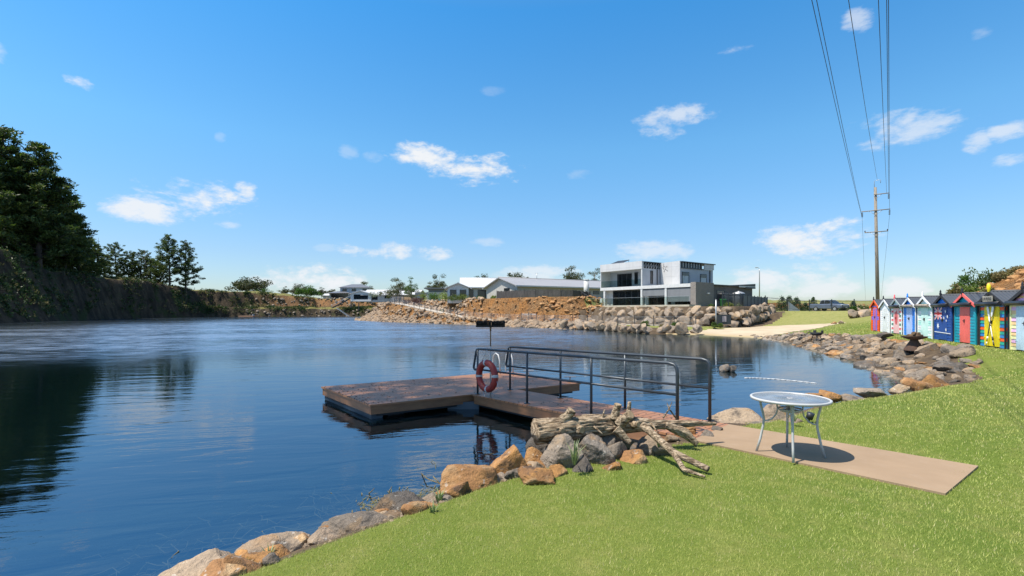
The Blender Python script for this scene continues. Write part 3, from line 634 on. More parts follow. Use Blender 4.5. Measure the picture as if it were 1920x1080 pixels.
rubble('rubble_slope', q+np.array([0, 0, .1]), np.random.default_rng(1).choice([.65, .9, 1.2, 1.6], len(q), p=[.3, .35, .25, .1]), M['rubble'], 'tipped brown rubble on the slope of the point below the path', seed=1)
q = scatter_zone(9000, -30, 12, 62, 124, lambda x, y, z, zo, D, ins: (polysd(x, y, WPOLY) < 4.0) & (polysd(x, y, WPOLY) > -.3) & (~ins) & pathfree(x, y) & (x < -5.0), 12)
rubble('stone_bank', q+np.array([0, 0, .12]), np.random.default_rng(2).choice([.5, .7, .95], len(q)), M['rubble'], 'stone faced garden bank below the white roofed house', seed=2)
q = scatter_zone(4200, -7, 14, 60, 86, lambda x, y, z, zo, D, ins: (polysd(x, y, WPOLY) < 4.2) & (polysd(x, y, WPOLY) > .1) & (~ins) & pathfree(x, y) & (x > -6), 13)
keep = np.random.default_rng(3).random(len(q)) < .6; q = q[keep]
rubble('loose_stones', q+np.array([0, 0, .02]), np.random.default_rng(3).choice([.3, .5, .8, 1.1], len(q), p=[.4, .35, .18, .07]), M['rubble_orange'], 'loose orange stones on the eroded bank behind the path', seed=3)
q = scatter_zone(5200, -110, -40, 150, 200, lambda x, y, z, zo, D, ins: (~ins) & (D < 11) & (zo == 2) & (x > -100) & ((z < 2.6) | ((z > 3.9) & (z < 7.2))), 14)
rubble('ledge_rubble', q+np.array([0, 0, .1]), np.random.default_rng(4).choice([.6, .9, 1.4], len(q)), M['rock_grey'], 'broken brown rock on the ledges of the far quarry wall', seed=4)
q = scatter_zone(1500, 12, 22, 13, 42, lambda x, y, z, zo, D, ins: (~ins) & (D < 2.5) & (zo == 1) & (y > 15), 15)
rubble('bank_gravel', q+np.array([0, 0, .03]), np.random.default_rng(5).choice([.14, .22, .34], len(q)), M['rock_tan'], 'small stones filling the gaps of the rock bank', seed=5)
q = scatter_zone(420, 39, 56, 28, 46, lambda x, y, z, zo, D, ins: (zo == 3), 16)
rubble('mound_stones', q+np.array([0, 0, .02]), np.random.default_rng(6).choice([.3, .5, .9], len(q)), M['rubble_orange'], 'orange stones on the earth mound behind the huts', seed=6)
q = scatter_zone(2600, -4.2, 2.8, 2.6, 8, lambda x, y, z, zo, D, ins: (~ins) & (D < .80) & (D > .1), 17)
rubble('shore_pebbles', q, np.random.default_rng(7).choice([.03, .05, .08, .13], len(q), p=[.35, .35, .2, .1]), M['rock_tan'], 'small stones and soil between the near shore rocks', sub=3, seed=7)

# ================================================================ JETTY
def boardmat(name, ang_, w=.14):
    m, t, b = MAT(name); co = t.coords(); mp = t.new('ShaderNodeMapping'); mp.inputs['Rotation'].default_value = (0, 0, -ang_); t.l.new(co, mp.inputs['Vector']); q = mp.outputs[0]; s = t.sep(q)
    y = t.math('DIVIDE', s[1], w); fr = t.math('FRACT', y); idx = t.math('FLOOR', y); wn = t.new('ShaderNodeTexWhiteNoise', noise_dimensions='1D'); t.set(wn.inputs['W'], idx)
    g = t.noise(t.vmul(q, (1.2, 14, 1)), 4, 5, .65); n2 = t.noise(q, 1.6, 5, .6)
    k = t.mix(wn.outputs[0], (.315, .145, .062), (.25, .112, .048)); k = t.mix(t.ramp(g, .4, .7, 0, .5), k, (.27, .11, .055)); k = t.mix(t.ramp(n2, .5, .75, 0, .45), k, (.27, .16, .10))
    gap = t.math('LESS_THAN', t.math('ABSOLUTE', t.math('SUBTRACT', fr, .5)), .44); k = t.mix(gap, (.03, .018, .012), k)
    t.set(b.inputs['Base Color'], k); b.inputs['Roughness'].default_value = .5; b.inputs['Specular IOR Level'].default_value = .45
    bump(t, b, t.math('ADD', t.math('MULTIPLY', gap, 1.0), t.math('MULTIPLY', g, .15)), .5, .006); return m
e_ = Vector((.645, -.764, 0)).normalized(); p_ = Vector((.764, .645, 0)).normalized()
pf = Vector((4.65, 3.02, 0)).normalized()
M['deck_platform'] = boardmat('deck_platform', math.atan2(pf.y, pf.x)); M['deck_walkway'] = boardmat('deck_walkway', math.atan2(p_.y, p_.x))
M['fascia'] = basic('fascia', (.24, .115, .05), (.19, .085, .038), .55, 3, (1, 1, 6), fine=.15)
M['float'] = plain('float', (.06, .075, .09), .3)
pt = thing('swim_platform', (-1.5, 12.5, .32), 'brown timber swimming platform floating at the end of the railed walkway', 'platform')
PQ = [Vector((-2.84, 9.81, .32)), Vector((1.81, 12.83, .32)), Vector((-.07, 15.22, .32)), Vector((-4.74, 12.18, .32))]
mb = MB(); mb.prism([q-Vector((0, 0, .035)) for q in PQ], (0, 0, .035)); mb.build('deck', M['deck_platform'], pt, True)
for i in range(4):
    a, b_ = PQ[i], PQ[(i+1) % 4]; dv = (b_-a).normalized(); nv = Vector((-dv.y, dv.x, 0))
    mb = MB(); a2 = a+dv*.03+nv*.03-Vector((0, 0, .205)); b2 = b_-dv*.03+nv*.03-Vector((0, 0, .205))
    mb.prism([a2, b2, b2+Vector((0, 0, .168)), a2+Vector((0, 0, .168))], nv*.035); mb.build('fascia', M['fascia'], pt, True)
cen = sum(PQ, Vector())/4
mb = MB()
for k in (.12, .5, .88):
    a = PQ[0].lerp(PQ[1], k); b_ = PQ[3].lerp(PQ[2], k); v = (b_-a).normalized()
    mb.cyl(a+v*.28-Vector((0, 0, .30)), b_-v*.28-Vector((0, 0, .30)), .19, n=16)
mb.build('pontoon', M['black'], pt, True)
mb = MB(); a = PQ[0]; b_ = PQ[3]; v = (b_-a).normalized(); n_ = Vector((v.y, -v.x, 0)); mb.cyl(a+v*.12+n_*.20-Vector((0, 0, .27)), b_-v*.05+n_*.20-Vector((0, 0, .27)), .13, n=16); mb.build('edge_float', M['float'], pt, True)
mb = MB(); mb.prism([cen+(q-cen)*.93-Vector((0, 0, .26)) for q in PQ], (0, 0, .20)); mb.build('light_block', M['black'], pt, True)  # black box added under the deck to block light
mb = MB(); a = PQ[0].lerp(PQ[1], .43); mb.box(a+Vector((-.25, .12, -.3)), (.7, .5, .28)); mb.build('float_block', M['float'], pt, True)
ed = (PQ[2]-PQ[3]).normalized(); inw = Vector((ed.y, -ed.x, 0))
mb = MB()
for s_ in (0, .46):
    o_ = PQ[3].lerp(PQ[2], .90)+ed*s_; mb.tube([o_+inw*.34, o_+inw*.30+Vector((0, 0, .42)), o_+inw*.22+Vector((0, 0, .56)), o_+inw*.08+Vector((0, 0, .6)), o_-inw*.04+Vector((0, 0, .52)), o_-inw*.08+Vector((0, 0, .3)), o_-inw*.1-Vector((0, 0, 1.2))], .02, 10)
for k in range(3): o_ = PQ[3].lerp(PQ[2], .90)-inw*.1-Vector((0, 0, .35+.25*k)); mb.cyl(o_, o_+ed*.46, .018, n=8)
mb.build('ladder', M['white_metal'], pt, True)
for q in (PQ[1].lerp(PQ[2], .62), PQ[1].lerp(PQ[2], .06)):
    mb = MB(); q = q-Vector((.16, -.02, 0)); mb.cyl(q, q+Vector((0, 0, .13)), .022, n=8); mb.cyl(q+Vector((0, 0, .004)), q+Vector((0, 0, .014)), .06, n=12); mb.box(q+Vector((0, 0, .14)), (.30, .07, .025)); mb.build('mooring_cleat', M['galv'], pt, True)
# walkway
gw = thing('walkway', (.9, 9.2, .36), 'brown timber walkway with dark metal railings leading to the platform', 'walkway')
N0 = Vector((-.776, 11.09, .32)); TE = 5.42
def zd(t): return .322+(.405-.322)*max(0, t)/TE
s0 = -.14; s1 = 1.10
def wp(t, s, dz=0): q = N0+e_*t+p_*s; return Vector((q.x, q.y, zd(t)+dz))
q0 = [wp(-.02, s0), wp(TE, s0), wp(TE, s1), wp(.07, s1)]
mb = MB(); mb.prism([q-Vector((0, 0, .034)) for q in q0], (0, 0, .034)); mb.build('deck', M['deck_walkway'], gw, True)
for s in (s0+.012, s1-.045):
    mb = MB(); mb.prism([wp(.03, s, -.20), wp(TE, s, -.20), wp(TE, s, -.036), wp(.03, s, -.036)], p_*.034); mb.build('fascia', M['fascia'], gw, True)
mb = MB(); mb.prism([wp(.1, s0+.1, -.26), wp(TE-.1, s0+.1, -.26), wp(TE-.1, s1-.1, -.26), wp(.1, s1-.1, -.26)], (0, 0, .19)); mb.build('light_block', M['black'], gw, True)  # black box added below the walkway, keeps light out from under it
for si, s in enumerate((0.0, .955)):
    rl = bpy.data.objects.new('railing', None); COL.objects.link(rl); rl.parent = gw
    T = [0, 1.67, 3.34, 5.0]; rl.location = wp(0, s)-gw.location
    LO = gw.location+rl.location
    def bl(mb, nm):
        mb.v = [(v[0]-LO.x, v[1]-LO.y, v[2]-LO.z) for v in mb.v]; o = mb.build(nm, M['dark_metal'], rl); return o
    mb = MB(); mb.tube([wp(-.0, s, .56), wp(-.10, s, .545), wp(-.145, s, .57), wp(-.15, s, .61), wp(-.06, s, .95), wp(-.03, s, 1.0), wp(.03, s, 1.02), wp(.15, s, 1.02), wp(2.5, s, 1.02), wp(4.86, s, 1.02), wp(4.95, s, 1.0), wp(4.99, s, .955), wp(5.0, s, .88), wp(5.0, s, 0)], .0255, 12); bl(mb, 'top_rail')
    mb = MB(); mb.tube([wp(0, s, .56), wp(5.0, s, .56)], .021, 10); bl(mb, 'mid_rail')
    for t in T[:3]: mb = MB(); mb.cyl(wp(t, s, .004), wp(t, s, 1.01), .0235, n=12); mb.cyl(wp(t, s, .002), wp(t, s, .014), .065, n=14); bl(mb, 'post')
    mb = MB(); mb.cyl(wp(5.0, s, .002), wp(5.0, s, .016), .075, n=14); bl(mb, 'base_plate')
# leaf litter on the decks
rg = np.random.default_rng(8); Vs = []
for k in range(520):
    if k < 430:
        u = rg.random()**2.1; v = rg.random(); q = PQ[0].lerp(PQ[1], u).lerp(PQ[3].lerp(PQ[2], u), v)
    else: q = wp(rg.uniform(.2, TE-.1), rg.uniform(-.05, 1.05))
    s_ = rg.uniform(.012, .032); a = rg.uniform(0, 6.28); x = np.array([math.cos(a), math.sin(a), 0]); y = np.array([-x[1], x[0], .5]); c = np.array(q)+np.array([0, 0, .008])
    Vs += [c-x*s_, c-y*s_*.4, c+x*s_, c+y*s_*.4]
M['litter'] = basic('litter', (.05, .03, .015), (.10, .06, .03), .9)
struct(link('leaf_litter', mesh_np('leaf_litter', Vs, np.arange(len(Vs)).reshape(-1, 4)), None, M['litter']), 'dark dead leaves strewn over the platform boards', 'stuff')
# lifebuoy
def ringpt(c, a, r, off=0): return c+e_*math.cos(a)*r+Vector((0, 0, 1))*math.sin(a)*r-p_*off
lc = Vector((-.545, 10.66, .785)); lb = thing('lifebuoy', lc, 'red lifebuoy ring with grey bands hanging on the walkway railing', 'lifebuoy')
M['buoy'] = basic('buoy', (.27, .022, .014), (.21, .018, .012), .5, 5, fine=.15); M['band'] = plain('band', (.42, .42, .42), .55)
mb = MB(); mb.tube([ringpt(lc, k*math.pi/24, .285) for k in range(48)], .072, 16, closed=True); mb.build('ring', M['buoy'], lb, True)
for k in range(4):
    a0 = k*math.pi/2+.08; mb = MB(); mb.tube([ringpt(lc, a0+j*.045, .285) for j in range(-2, 3)], .0755, 16); mb.build('band', M['band'], lb, True)
mb = MB(); hook = lc+Vector((.0, .06, .56))
for s_ in (-1, 1): mb.tube([ringpt(lc, math.pi/2-s_*.55, .36), hook], .006, 6)
pr = [ringpt(lc, -.2, .36), ringpt(lc, -.55, .47), ringpt(lc, -.85, .42), ringpt(lc, -1.1, .40), ringpt(lc, -1.35, .56), ringpt(lc, -1.7, .50), ringpt(lc, -1.95, .37)]
mb.tube(pr, .006, 6); mb.build('rope', M['galv'], lb, True)
# broom standing against the railing
bp_ = Vector((-.475, 10.86, .335)); br = thing('broom', bp_, 'long handled broom standing bristles up against the walkway railing', 'broom')
M['broom_pole'] = plain('broom_pole', (.16, .09, .035), .5); M['bristle'] = basic('bristle', (.012, .010, .009), (.03, .024, .02), .95, 30, (1, 1, .1))
mb = MB(); mb.cyl((0, 0, 0), (0, 0, 1.08), .017, n=10); mb.build('lower_tube', M['white_metal'], br)
mb = MB(); mb.cyl((0, 0, 1.06), (0, 0, 1.50), .0125, n=10); mb.cyl((0, 0, 1.42), (0, 0, 1.52), .02, n=10); mb.build('handle', M['broom_pole'], br)
mb = MB(); mb.bbev(-.325, .325, -.035, .035, 1.505, 1.545, .012); rg = np.random.default_rng(4)
for k in range(300):
    x = rg.uniform(-.315, .315); y = rg.uniform(-.028, .028); mb.cyl((x, y, 1.54), (x*1.03+rg.uniform(-.012, .012), y*1.5, 1.54+rg.uniform(.085, .115)), .0055, .004, 4)
mb.build('brush_head', M['bristle'], br)
# ================================================================ DRIFTWOOD
m, t, b = MAT('driftwood'); co = t.coords('Generated'); co = t.coords(); st = t.vmul(co, (.22, 1, 1)); n1 = t.noise(st, 26, 6, .7, .5); n2 = t.noise(co, 5, 4, .6); n3 = t.noise(t.vmul(co, (.15, 1, 1)), 60, 3, .6)
k = t.mix(t.ramp(n1, .40, .60), (.13, .09, .055), (.56, .435, .30)); k = t.mix(t.ramp(n2, .5, .7, 0, .5), k, (.36, .27, .17)); k = t.mix(t.ramp(n3, .3, .5, .6, 0), k, (.06, .04, .025))  # dark tones follow the bump grooves, painting shadow into the crevices
t.set(b.inputs['Base Color'], k); b.inputs['Roughness'].default_value = .9; b.inputs['Specular IOR Level'].default_value = .15; bump(t, b, t.math('ADD', n1, t.math('MULTIPLY', n3, .5)), 1.0, .05); M['drift'] = m
M['cutwood'] = basic('cutwood', (.38, .27, .16), (.26, .18, .10), .9, 12, bmp=.4)
def limb(pts, rad_, n=40, seg=90, seed=0, groove=.22, lump=.2, caps=True):
    """gnarled tapering limb along a polyline (local coordinates)"""
    pts = [np.array(p, float) for p in pts]; cum = np.concatenate([[0], np.cumsum([np.linalg.norm(b-a) for a, b in zip(pts, pts[1:])])]); u = np.linspace(0, cum[-1], seg)
    C = np.stack([np.interp(u, cum, [p[i] for p in pts]) for i in range(3)], 1)
    for it in range(4): C[1:-1] = (C[:-2]+2*C[1:-1]+C[2:])/4
    R = np.interp(u, cum, rad_); T = np.gradient(C, axis=0); T /= np.linalg.norm(T, axis=1)[:, None]
    ref = np.array([0, 0, 1.0]) if abs(T[0][2]) < .9 else np.array([1.0, 0, 0]); Vv = []
    th = np.linspace(0, 2*math.pi, n, endpoint=False)
    for i in range(seg):
        a = ref-T[i]*(ref@T[i]); a /= np.linalg.norm(a); b2 = np.cross(T[i], a); ref = a
        tw = th+u[i]*.5/max(rad_[0], .02)*.1
        q = np.stack([np.cos(tw)*2.1, np.sin(tw)*2.1, np.full(n, u[i]/max(rad_[0], .03)*.10)], 1)
        g = fbm(q*2.6+seed, 4, seed); l = fbm(q*np.array([.5, .5, 2.2])+seed*2, 3, seed+3)
        r = R[i]*(1+lump*l-groove*np.abs(g)*1.6+groove*.3)
        Vv.append(C[i]+(np.cos(th)[:, None]*a+np.sin(th)[:, None]*b2)*r[:, None])
    Vv = np.concatenate(Vv); Ff = []
    for i in range(seg-1):
        for k in range(n): Ff.append((i*n+k, i*n+(k+1) % n, (i+1)*n+(k+1) % n, (i+1)*n+k))
    if caps: Ff.append(tuple(range(n-1, -1, -1))); Ff.append(tuple(range((seg-1)*n, seg*n)))
    return Vv, Ff
def limbs(name, parent, parts, mat):
    mb = MB(); mb.smooth = True
    for (pts, r, n, sg, sd, gr, lu) in parts: v, f = limb(pts, r, n, sg, sd, gr, lu); mb.add([tuple(x) for x in v], f)
    return mb.build(name, mat, parent)
LA = Vector((.30, 5.95, .735)); LB = Vector((2.62, 6.62, .60)); dl = (LB-LA); L_ = dl.length; yaw = math.atan2(dl.y, dl.x)
lg = thing('driftwood_log', LA, 'weathered driftwood log with cut branch stubs lying over the shore rocks', 'log', rz=yaw)
sl_ = dl.z/L_
limbs('trunk', lg, [([(-.02, 0, .0), (.3, .0, .0), (.8, .02, .015), (1.15, .04, .0), (1.6, .0, -.02), (2.1, -.03, -.03), (2.55, -.02, -.06)], [.155, .145, .125, .105, .06, .042, .02], 72, 200, 3, .30, .26),
  ([(1.75, -.04, -.02), (2.0, -.12, -.12), (2.12, -.2, -.26)], [.05, .06, .03], 36, 50, 12, .3, .3)], M['drift'])
for k, (pts, r) in enumerate([([(.30, -.02, .10), (.40, -.03, .19), (.44, -.05, .25)], [.07, .055, .058]), ([(1.02, -.04, .10), (1.05, -.06, .24), (1.06, -.07, .29)], [.06, .045, .048]), ([(1.06, -.10, .05), (1.12, -.20, .16), (1.14, -.24, .19)], [.075, .055, .06]),
   ([(.26, -.11, .03), (.27, -.168, .03)], [.045, .036]), ([(.50, -.10, .02), (.52, -.172, .025)], [.06, .048]), ([(1.28, -.06, .02), (1.30, -.14, .03)], [.045, .038]), ([(1.22, -.02, .1), (1.25, -.02, .30)], [.03, .022]), ([(1.0, -.12, 0), (1.14, -.22, -.16)], [.07, .03])]):
    limbs('branch_stub', lg, [(pts, r, 28, 26, 20+k, .14, .16)], M['drift'])
    a, b_ = Vector(pts[-2]), Vector(pts[-1]); dn = (b_-a).normalized(); mb = MB(); mb.cyl(b_-dn*.01, b_+dn*.004, r[-1]*.84, r[-1]*.8, 18); mb.build('cut_end', M['cutwood'], lg)
mb = MB()
for (a, b_, c) in [((1.75, 0, .06), (1.83, .0, .16), (1.9, .02, .26)), ((1.95, 0, .04), (1.86, .03, .17), (1.84, .05, .25)), ((1.5, -.1, .04), (1.56, -.16, -.06), (1.5, -.18, -.12)), ((.7, -.12, .05), (.76, -.2, -.02), (.8, -.2, -.05)), ((.86, -.03, .12), (.90, .0, .2), (.91, .0, .22))]: mb.tube([a, b_, c], [.012, .009, .004], 7)
mb.build('twigs', M['drift'], lg)
b0 = P(1205, 797, 6.02); b1 = P(1262, 848, 5.62); b2 = P(1328, 885, 5.36); b3 = P(1282, 880, 5.35); b4 = P(1322, 899, 5.2)
b2.z = hz(b2.x, b2.y)+.06; b4.z = hz(b4.x, b4.y)+.03
fb = thing('forked_branch', b1, 'bare grey forked branch leaning from the log down to the grass', 'branch')
f_ = lambda q: tuple(Vector(q)-b1)
limbs('limb', fb, [([f_(b0), f_(b1), f_(b2)], [.045, .04, .034], 26, 80, 31, .05, .06), ([f_(b1), f_(b3), f_(b4)], [.034, .026, .013], 22, 60, 33, .06, .10)], M['drift'])
dn = (b2-b1).normalized(); mb = MB(); mb.cyl(Vector(f_(b2)), Vector(f_(b2))+dn*.006, .027, n=16); mb.build('cut_end', basic('old_cut', (.10, .07, .05), (.05, .04, .03), .9, 30), fb)
# ================================================================ TABLE
tc = Vector((3.455, 6.10, SLABZ)); tb = thing('patio_table', tc, 'round white metal patio table with frosted glass top on the concrete slab', 'table', rz=R_(-24))
m, t, b = MAT('frosted_glass'); co = t.coords(); b.inputs['Base Color'].default_value = (.17, .20, .235, 1); b.inputs['Roughness'].default_value = .22; b.inputs['Specular IOR Level'].default_value = .6
bump(t, b, t.new('ShaderNodeTexVoronoi', i_Scale=120.0).outputs[0], .25, .003); t.l.new(co, [n for n in t.n if n.type == 'TEX_VORONOI'][0].inputs['Vector'])
n1 = t.noise(co, 6, 5, .65); t.set(b.inputs['Base Color'], t.mix(t.ramp(n1, .4, .75), (.17, .20, .235), (.26, .275, .29)))
tr = t.new('ShaderNodeBsdfTransparent'); tr.inputs[0].default_value = (.8, .85, .85, 1); mx = t.new('ShaderNodeMixShader'); mx.inputs[0].default_value = .13; t.l.new(b.outputs[0], mx.inputs[1]); t.l.new(tr.outputs[0], mx.inputs[2]); t.l.new(mx.outputs[0], t.n['Material Output'].inputs[0]); M['glass_top'] = m
TT = .70; TR = .435
mb = MB(); mb.lathe([(.028, TT-.004), (TR-.012, TT-.004), (TR-.012, TT+.003), (.028, TT+.003), (.028, TT-.004)], 72); mb.build('glass_top', M['glass_top'], tb)
mb = MB(); mb.lathe([(TR-.014, TT-.024), (TR+.006, TT-.022), (TR+.014, TT-.008), (TR+.012, TT+.006), (TR, TT+.012), (TR-.016, TT+.008), (TR-.016, TT-.02), (TR-.014, TT-.024)], 72); mb.build('rim', M['white_metal'], tb)
mb = MB(); mb.lathe([(.02, TT+.006), (.034, TT+.006), (.034, TT-.02), (.02, TT-.02), (.02, TT+.006)], 24); mb.build('parasol_hole_ring', M['band'], tb)
for k in range(4):
    a = k*math.pi/2; ca, sa = math.cos(a), math.sin(a); g = lambda r, z: (ca*r, sa*r, z)
    mb = MB(); mb.tube([g(.335, TT-.02), g(.325, .60), g(.30, .50), g(.288, .42), g(.295, .34), g(.33, .16), g(.372, .0)], .0145, 10); mb.build('leg', M['white_metal'], tb)
    mb = MB(); mb.tube([g(.17, TT-.02), g(.145, .62), g(.135, .56), g(.15, .49), g(.20, .425), g(.25, .40), g(.288, .40)], .0095, 8); mb.build('brace', M['white_metal'], tb)
mb = MB(); mb.tube([(.135*math.cos(k*math.pi/16), .135*math.sin(k*math.pi/16), .565) for k in range(32)], .011, 8, closed=True); mb.lathe([(.0, .535), (.11, .535), (.118, .55), (.11, .542), (0, .542)], 24); mb.cyl((0, 0, .54), (0, 0, TT-.02), .022, n=14); mb.build('ring_shelf', M['white_metal'], tb)
mb = MB()
for k in range(2): mb.tube([(-.42 if k else .42, 0, TT-.018), (0, 0, TT-.018)], .008, 6); mb.tube([(0, -.42 if k else .42, TT-.018), (0, 0, TT-.018)], .008, 6)
mb.build('cross_bar', M['white_metal'], tb)
c = G(1517, 783, .5); gl_ = thing('garden_spike_light', (c.x, c.y, hz(c.x, c.y)), 'small black spike light in the grass behind the table', 'garden light')
mb = MB(); mb.cyl((0, 0, -.05), (0, 0, .08), .012, n=8); mb.cyl((0, 0, .06), (.02, -.02, .16), .05, .055, 14); mb.build('lamp_head', M['black'], gl_)
# ================================================================ FIRE BOWLS, WATER THINGS
M['rust'] = basic('rust', (.045, .028, .02), (.09, .045, .025), .85, 6, fine=.3); M['firewood'] = basic('firewood', (.20, .13, .07), (.10, .06, .035), .9, 8, fine=.4)
c = G(1714, 656, .66); fp = thing('fire_bowl', (c.x, c.y, hz(c.x, c.y)+.12), 'wide rusty fire bowl on a conical stand above the rock bank', 'fire pit')
mb = MB(); mb.lathe([(0, .40), (.18, .41), (.32, .46), (.43, .53), (.435, .545), (.42, .545), (.3, .48), (.15, .44), (0, .43)], 28); mb.build('bowl', M['rust'], fp)
mb = MB(); mb.lathe([(.34, -.02), (.33, .03), (.14, .36), (.13, .41), (.11, .41), (.12, .35), (.3, .0)], 16); mb.box((.38, 0, .02), (.2, .1, .04)); mb.build('stand', M['rust'], fp)
fw = thing('firewood', (c.x, c.y, hz(c.x, c.y)+.62), 'split firewood stacked in the wide fire bowl', 'firewood')
for k, (x, y, z, a) in enumerate([(-.1, -.05, .06, .1), (.08, -.08, .06, -.15), (-.02, .08, .07, .2), (.0, -.02, .16, .6), (.14, .04, .14, 1.3)]):
    mb = MB(); d_ = Vector((math.cos(a), math.sin(a), 0))*.17; mb.cyl(Vector((x, y, z))-d_, Vector((x, y, z))+d_, .062, .055, 7); mb.build('split_log', M['firewood'], fw)
c = G(1531, 629, .64); f2 = thing('fire_basket', (c.x, c.y, hz(c.x, c.y)+.1), 'small black fire basket with ragged rim at the beach end of the bank', 'fire pit')
mb = MB(); mb.lathe([(0, .3), (.25, .32), (.4, .5), (.385, .5), (.24, .36), (0, .34)], 12); mb.build('bowl', M['black'], f2)
for k in range(3): a = k*2.1; mb = MB(); mb.cyl((.2*math.cos(a), .2*math.sin(a), .34), (.34*math.cos(a), .34*math.sin(a), -.03), .025, n=6); mb.build('leg', M['black'], f2)
for k in range(5): a = k*1.3; mb = MB(); mb.box((.36*math.cos(a), .36*math.sin(a), .56), (.16, .05, .14), Matrix.Rotation(a+1.57, 3, 'Z')); mb.build('rim_plate', M['black'], f2)
# floating rope of small buoys across the bay
bl0 = G(1397, 709, 0); bl1 = G(1532, 719.5, 0); fl = thing('float_line', bl0, 'white rope of small floats lying across the water of the little bay', 'float line')
mb = MB(); N = 30; mid = []
for k in range(N+1): t_ = k/N; q = bl0.lerp(bl1, t_); q.y += math.sin(t_*3.1)*.35; q.z = .012; mid.append(q)
mb.tube(mid, .005, 6); mb.build('rope', M['white'], fl, True)
for k in range(1, N, 2): mb = MB(); d_ = (mid[min(k+1, N)]-mid[k-1]).normalized()*.07; mb.cyl(mid[k]-d_, mid[k]+d_, .011, n=8); mb.build('float', M['white'], fl, True)
c = G(1113, 618.5, 0); pp = thing('white_pipe', (c.x, c.y, 0), 'thin white pipe standing out of the water off the far boulders', 'pipe'); mb = MB(); mb.cyl((0, 0, -.8), (0, 0, .62), .07, n=10); mb.cyl((0, 0, .6), (0, 0, .66), .085, n=10); mb.build('pipe', M['white'], pp)
c = G(464, 594.6, 0); rf = thing('raft', (c.x, c.y, 0), 'small flat raft moored below the far quarry wall', 'raft'); mb = MB(); mb.bbev(-2.6, 2.6, -1.2, 1.2, .1, .42, .05); mb.build('deck', M['fascia'], rf); mb = MB(); mb.bbox(1.9, 2.2, -.5, .5, .42, 1.1); mb.build('ladder', M['galv'], rf)
c = G(626, 593.6, 0); ky = thing('kayak', (c.x, c.y, .1), 'red kayak lying at the foot of the far stairs', 'kayak'); mb = MB(); mb.smooth = True; mb.tube([(-2, 0, .15), (-1.4, 0, .08), (-.5, 0, .02), (.5, 0, .02), (1.4, 0, .08), (2, 0, .15)], [.04, .24, .36, .36, .24, .04], 12); mb.build('hull', plain('kayak_red', (.5, .05, .03), .4), ky); mb = MB(); mb.lathe([(.2, .34), (.25, .37), (.25, .40), (.2, .40)], 14); mb.build('cockpit_rim', M['black'], ky)
# ================================================================ BATHING HUTS
HR = Vector((.408, .913, 0)); HYAW = math.atan2(-.913, -.408); HW = 2.08; HD = 2.3; EV = 1.66; RG = 2.08
PAL = {}
def paint(c, rough=.45):
    k = tuple(round(x, 3) for x in c)
    if k not in PAL: PAL[k] = basic('paint_%d' % len(PAL), c, tuple(x*.88 for x in c), rough, 2.5, fine=.12, spec=.35)
    return PAL[k]
paint0 = paint
def paint(c, rough=.45): return paint0(tuple(min(.88, x*1.28) for x in c), rough)
M['hut_roof'] = plain('hut_roof', (.060, .066, .075), .5); M['hut_dark'] = plain('hut_dark', (.03, .032, .036), .6)
ORG = (.80, .09, .012); PUR = (.20, .13, .50); WHT = (.72, .72, .70); PNK = (.78, .42, .42); RDP = (.66, .10, .12); MNT = (.36, .62, .55); LMT = (.50, .68, .63); BLU = (.015, .19, .62); PER = (.36, .45, .70); NVY = (.012, .06, .24)
TEA = (.01, .25, .32); COR = (.72, .12, .10); GRN = (.02, .30, .21); BL2 = (.02, .18, .42); YEL = (.82, .52, .01); CRM = (.85, .66, .34); LIL = (.68, .38, .58); PCH = (.84, .46, .22); LBL = (.42, .54, .62); BLK = (.02, .02, .022); DGR = (.07, .20, .15); GRW = (.60, .61, .60)
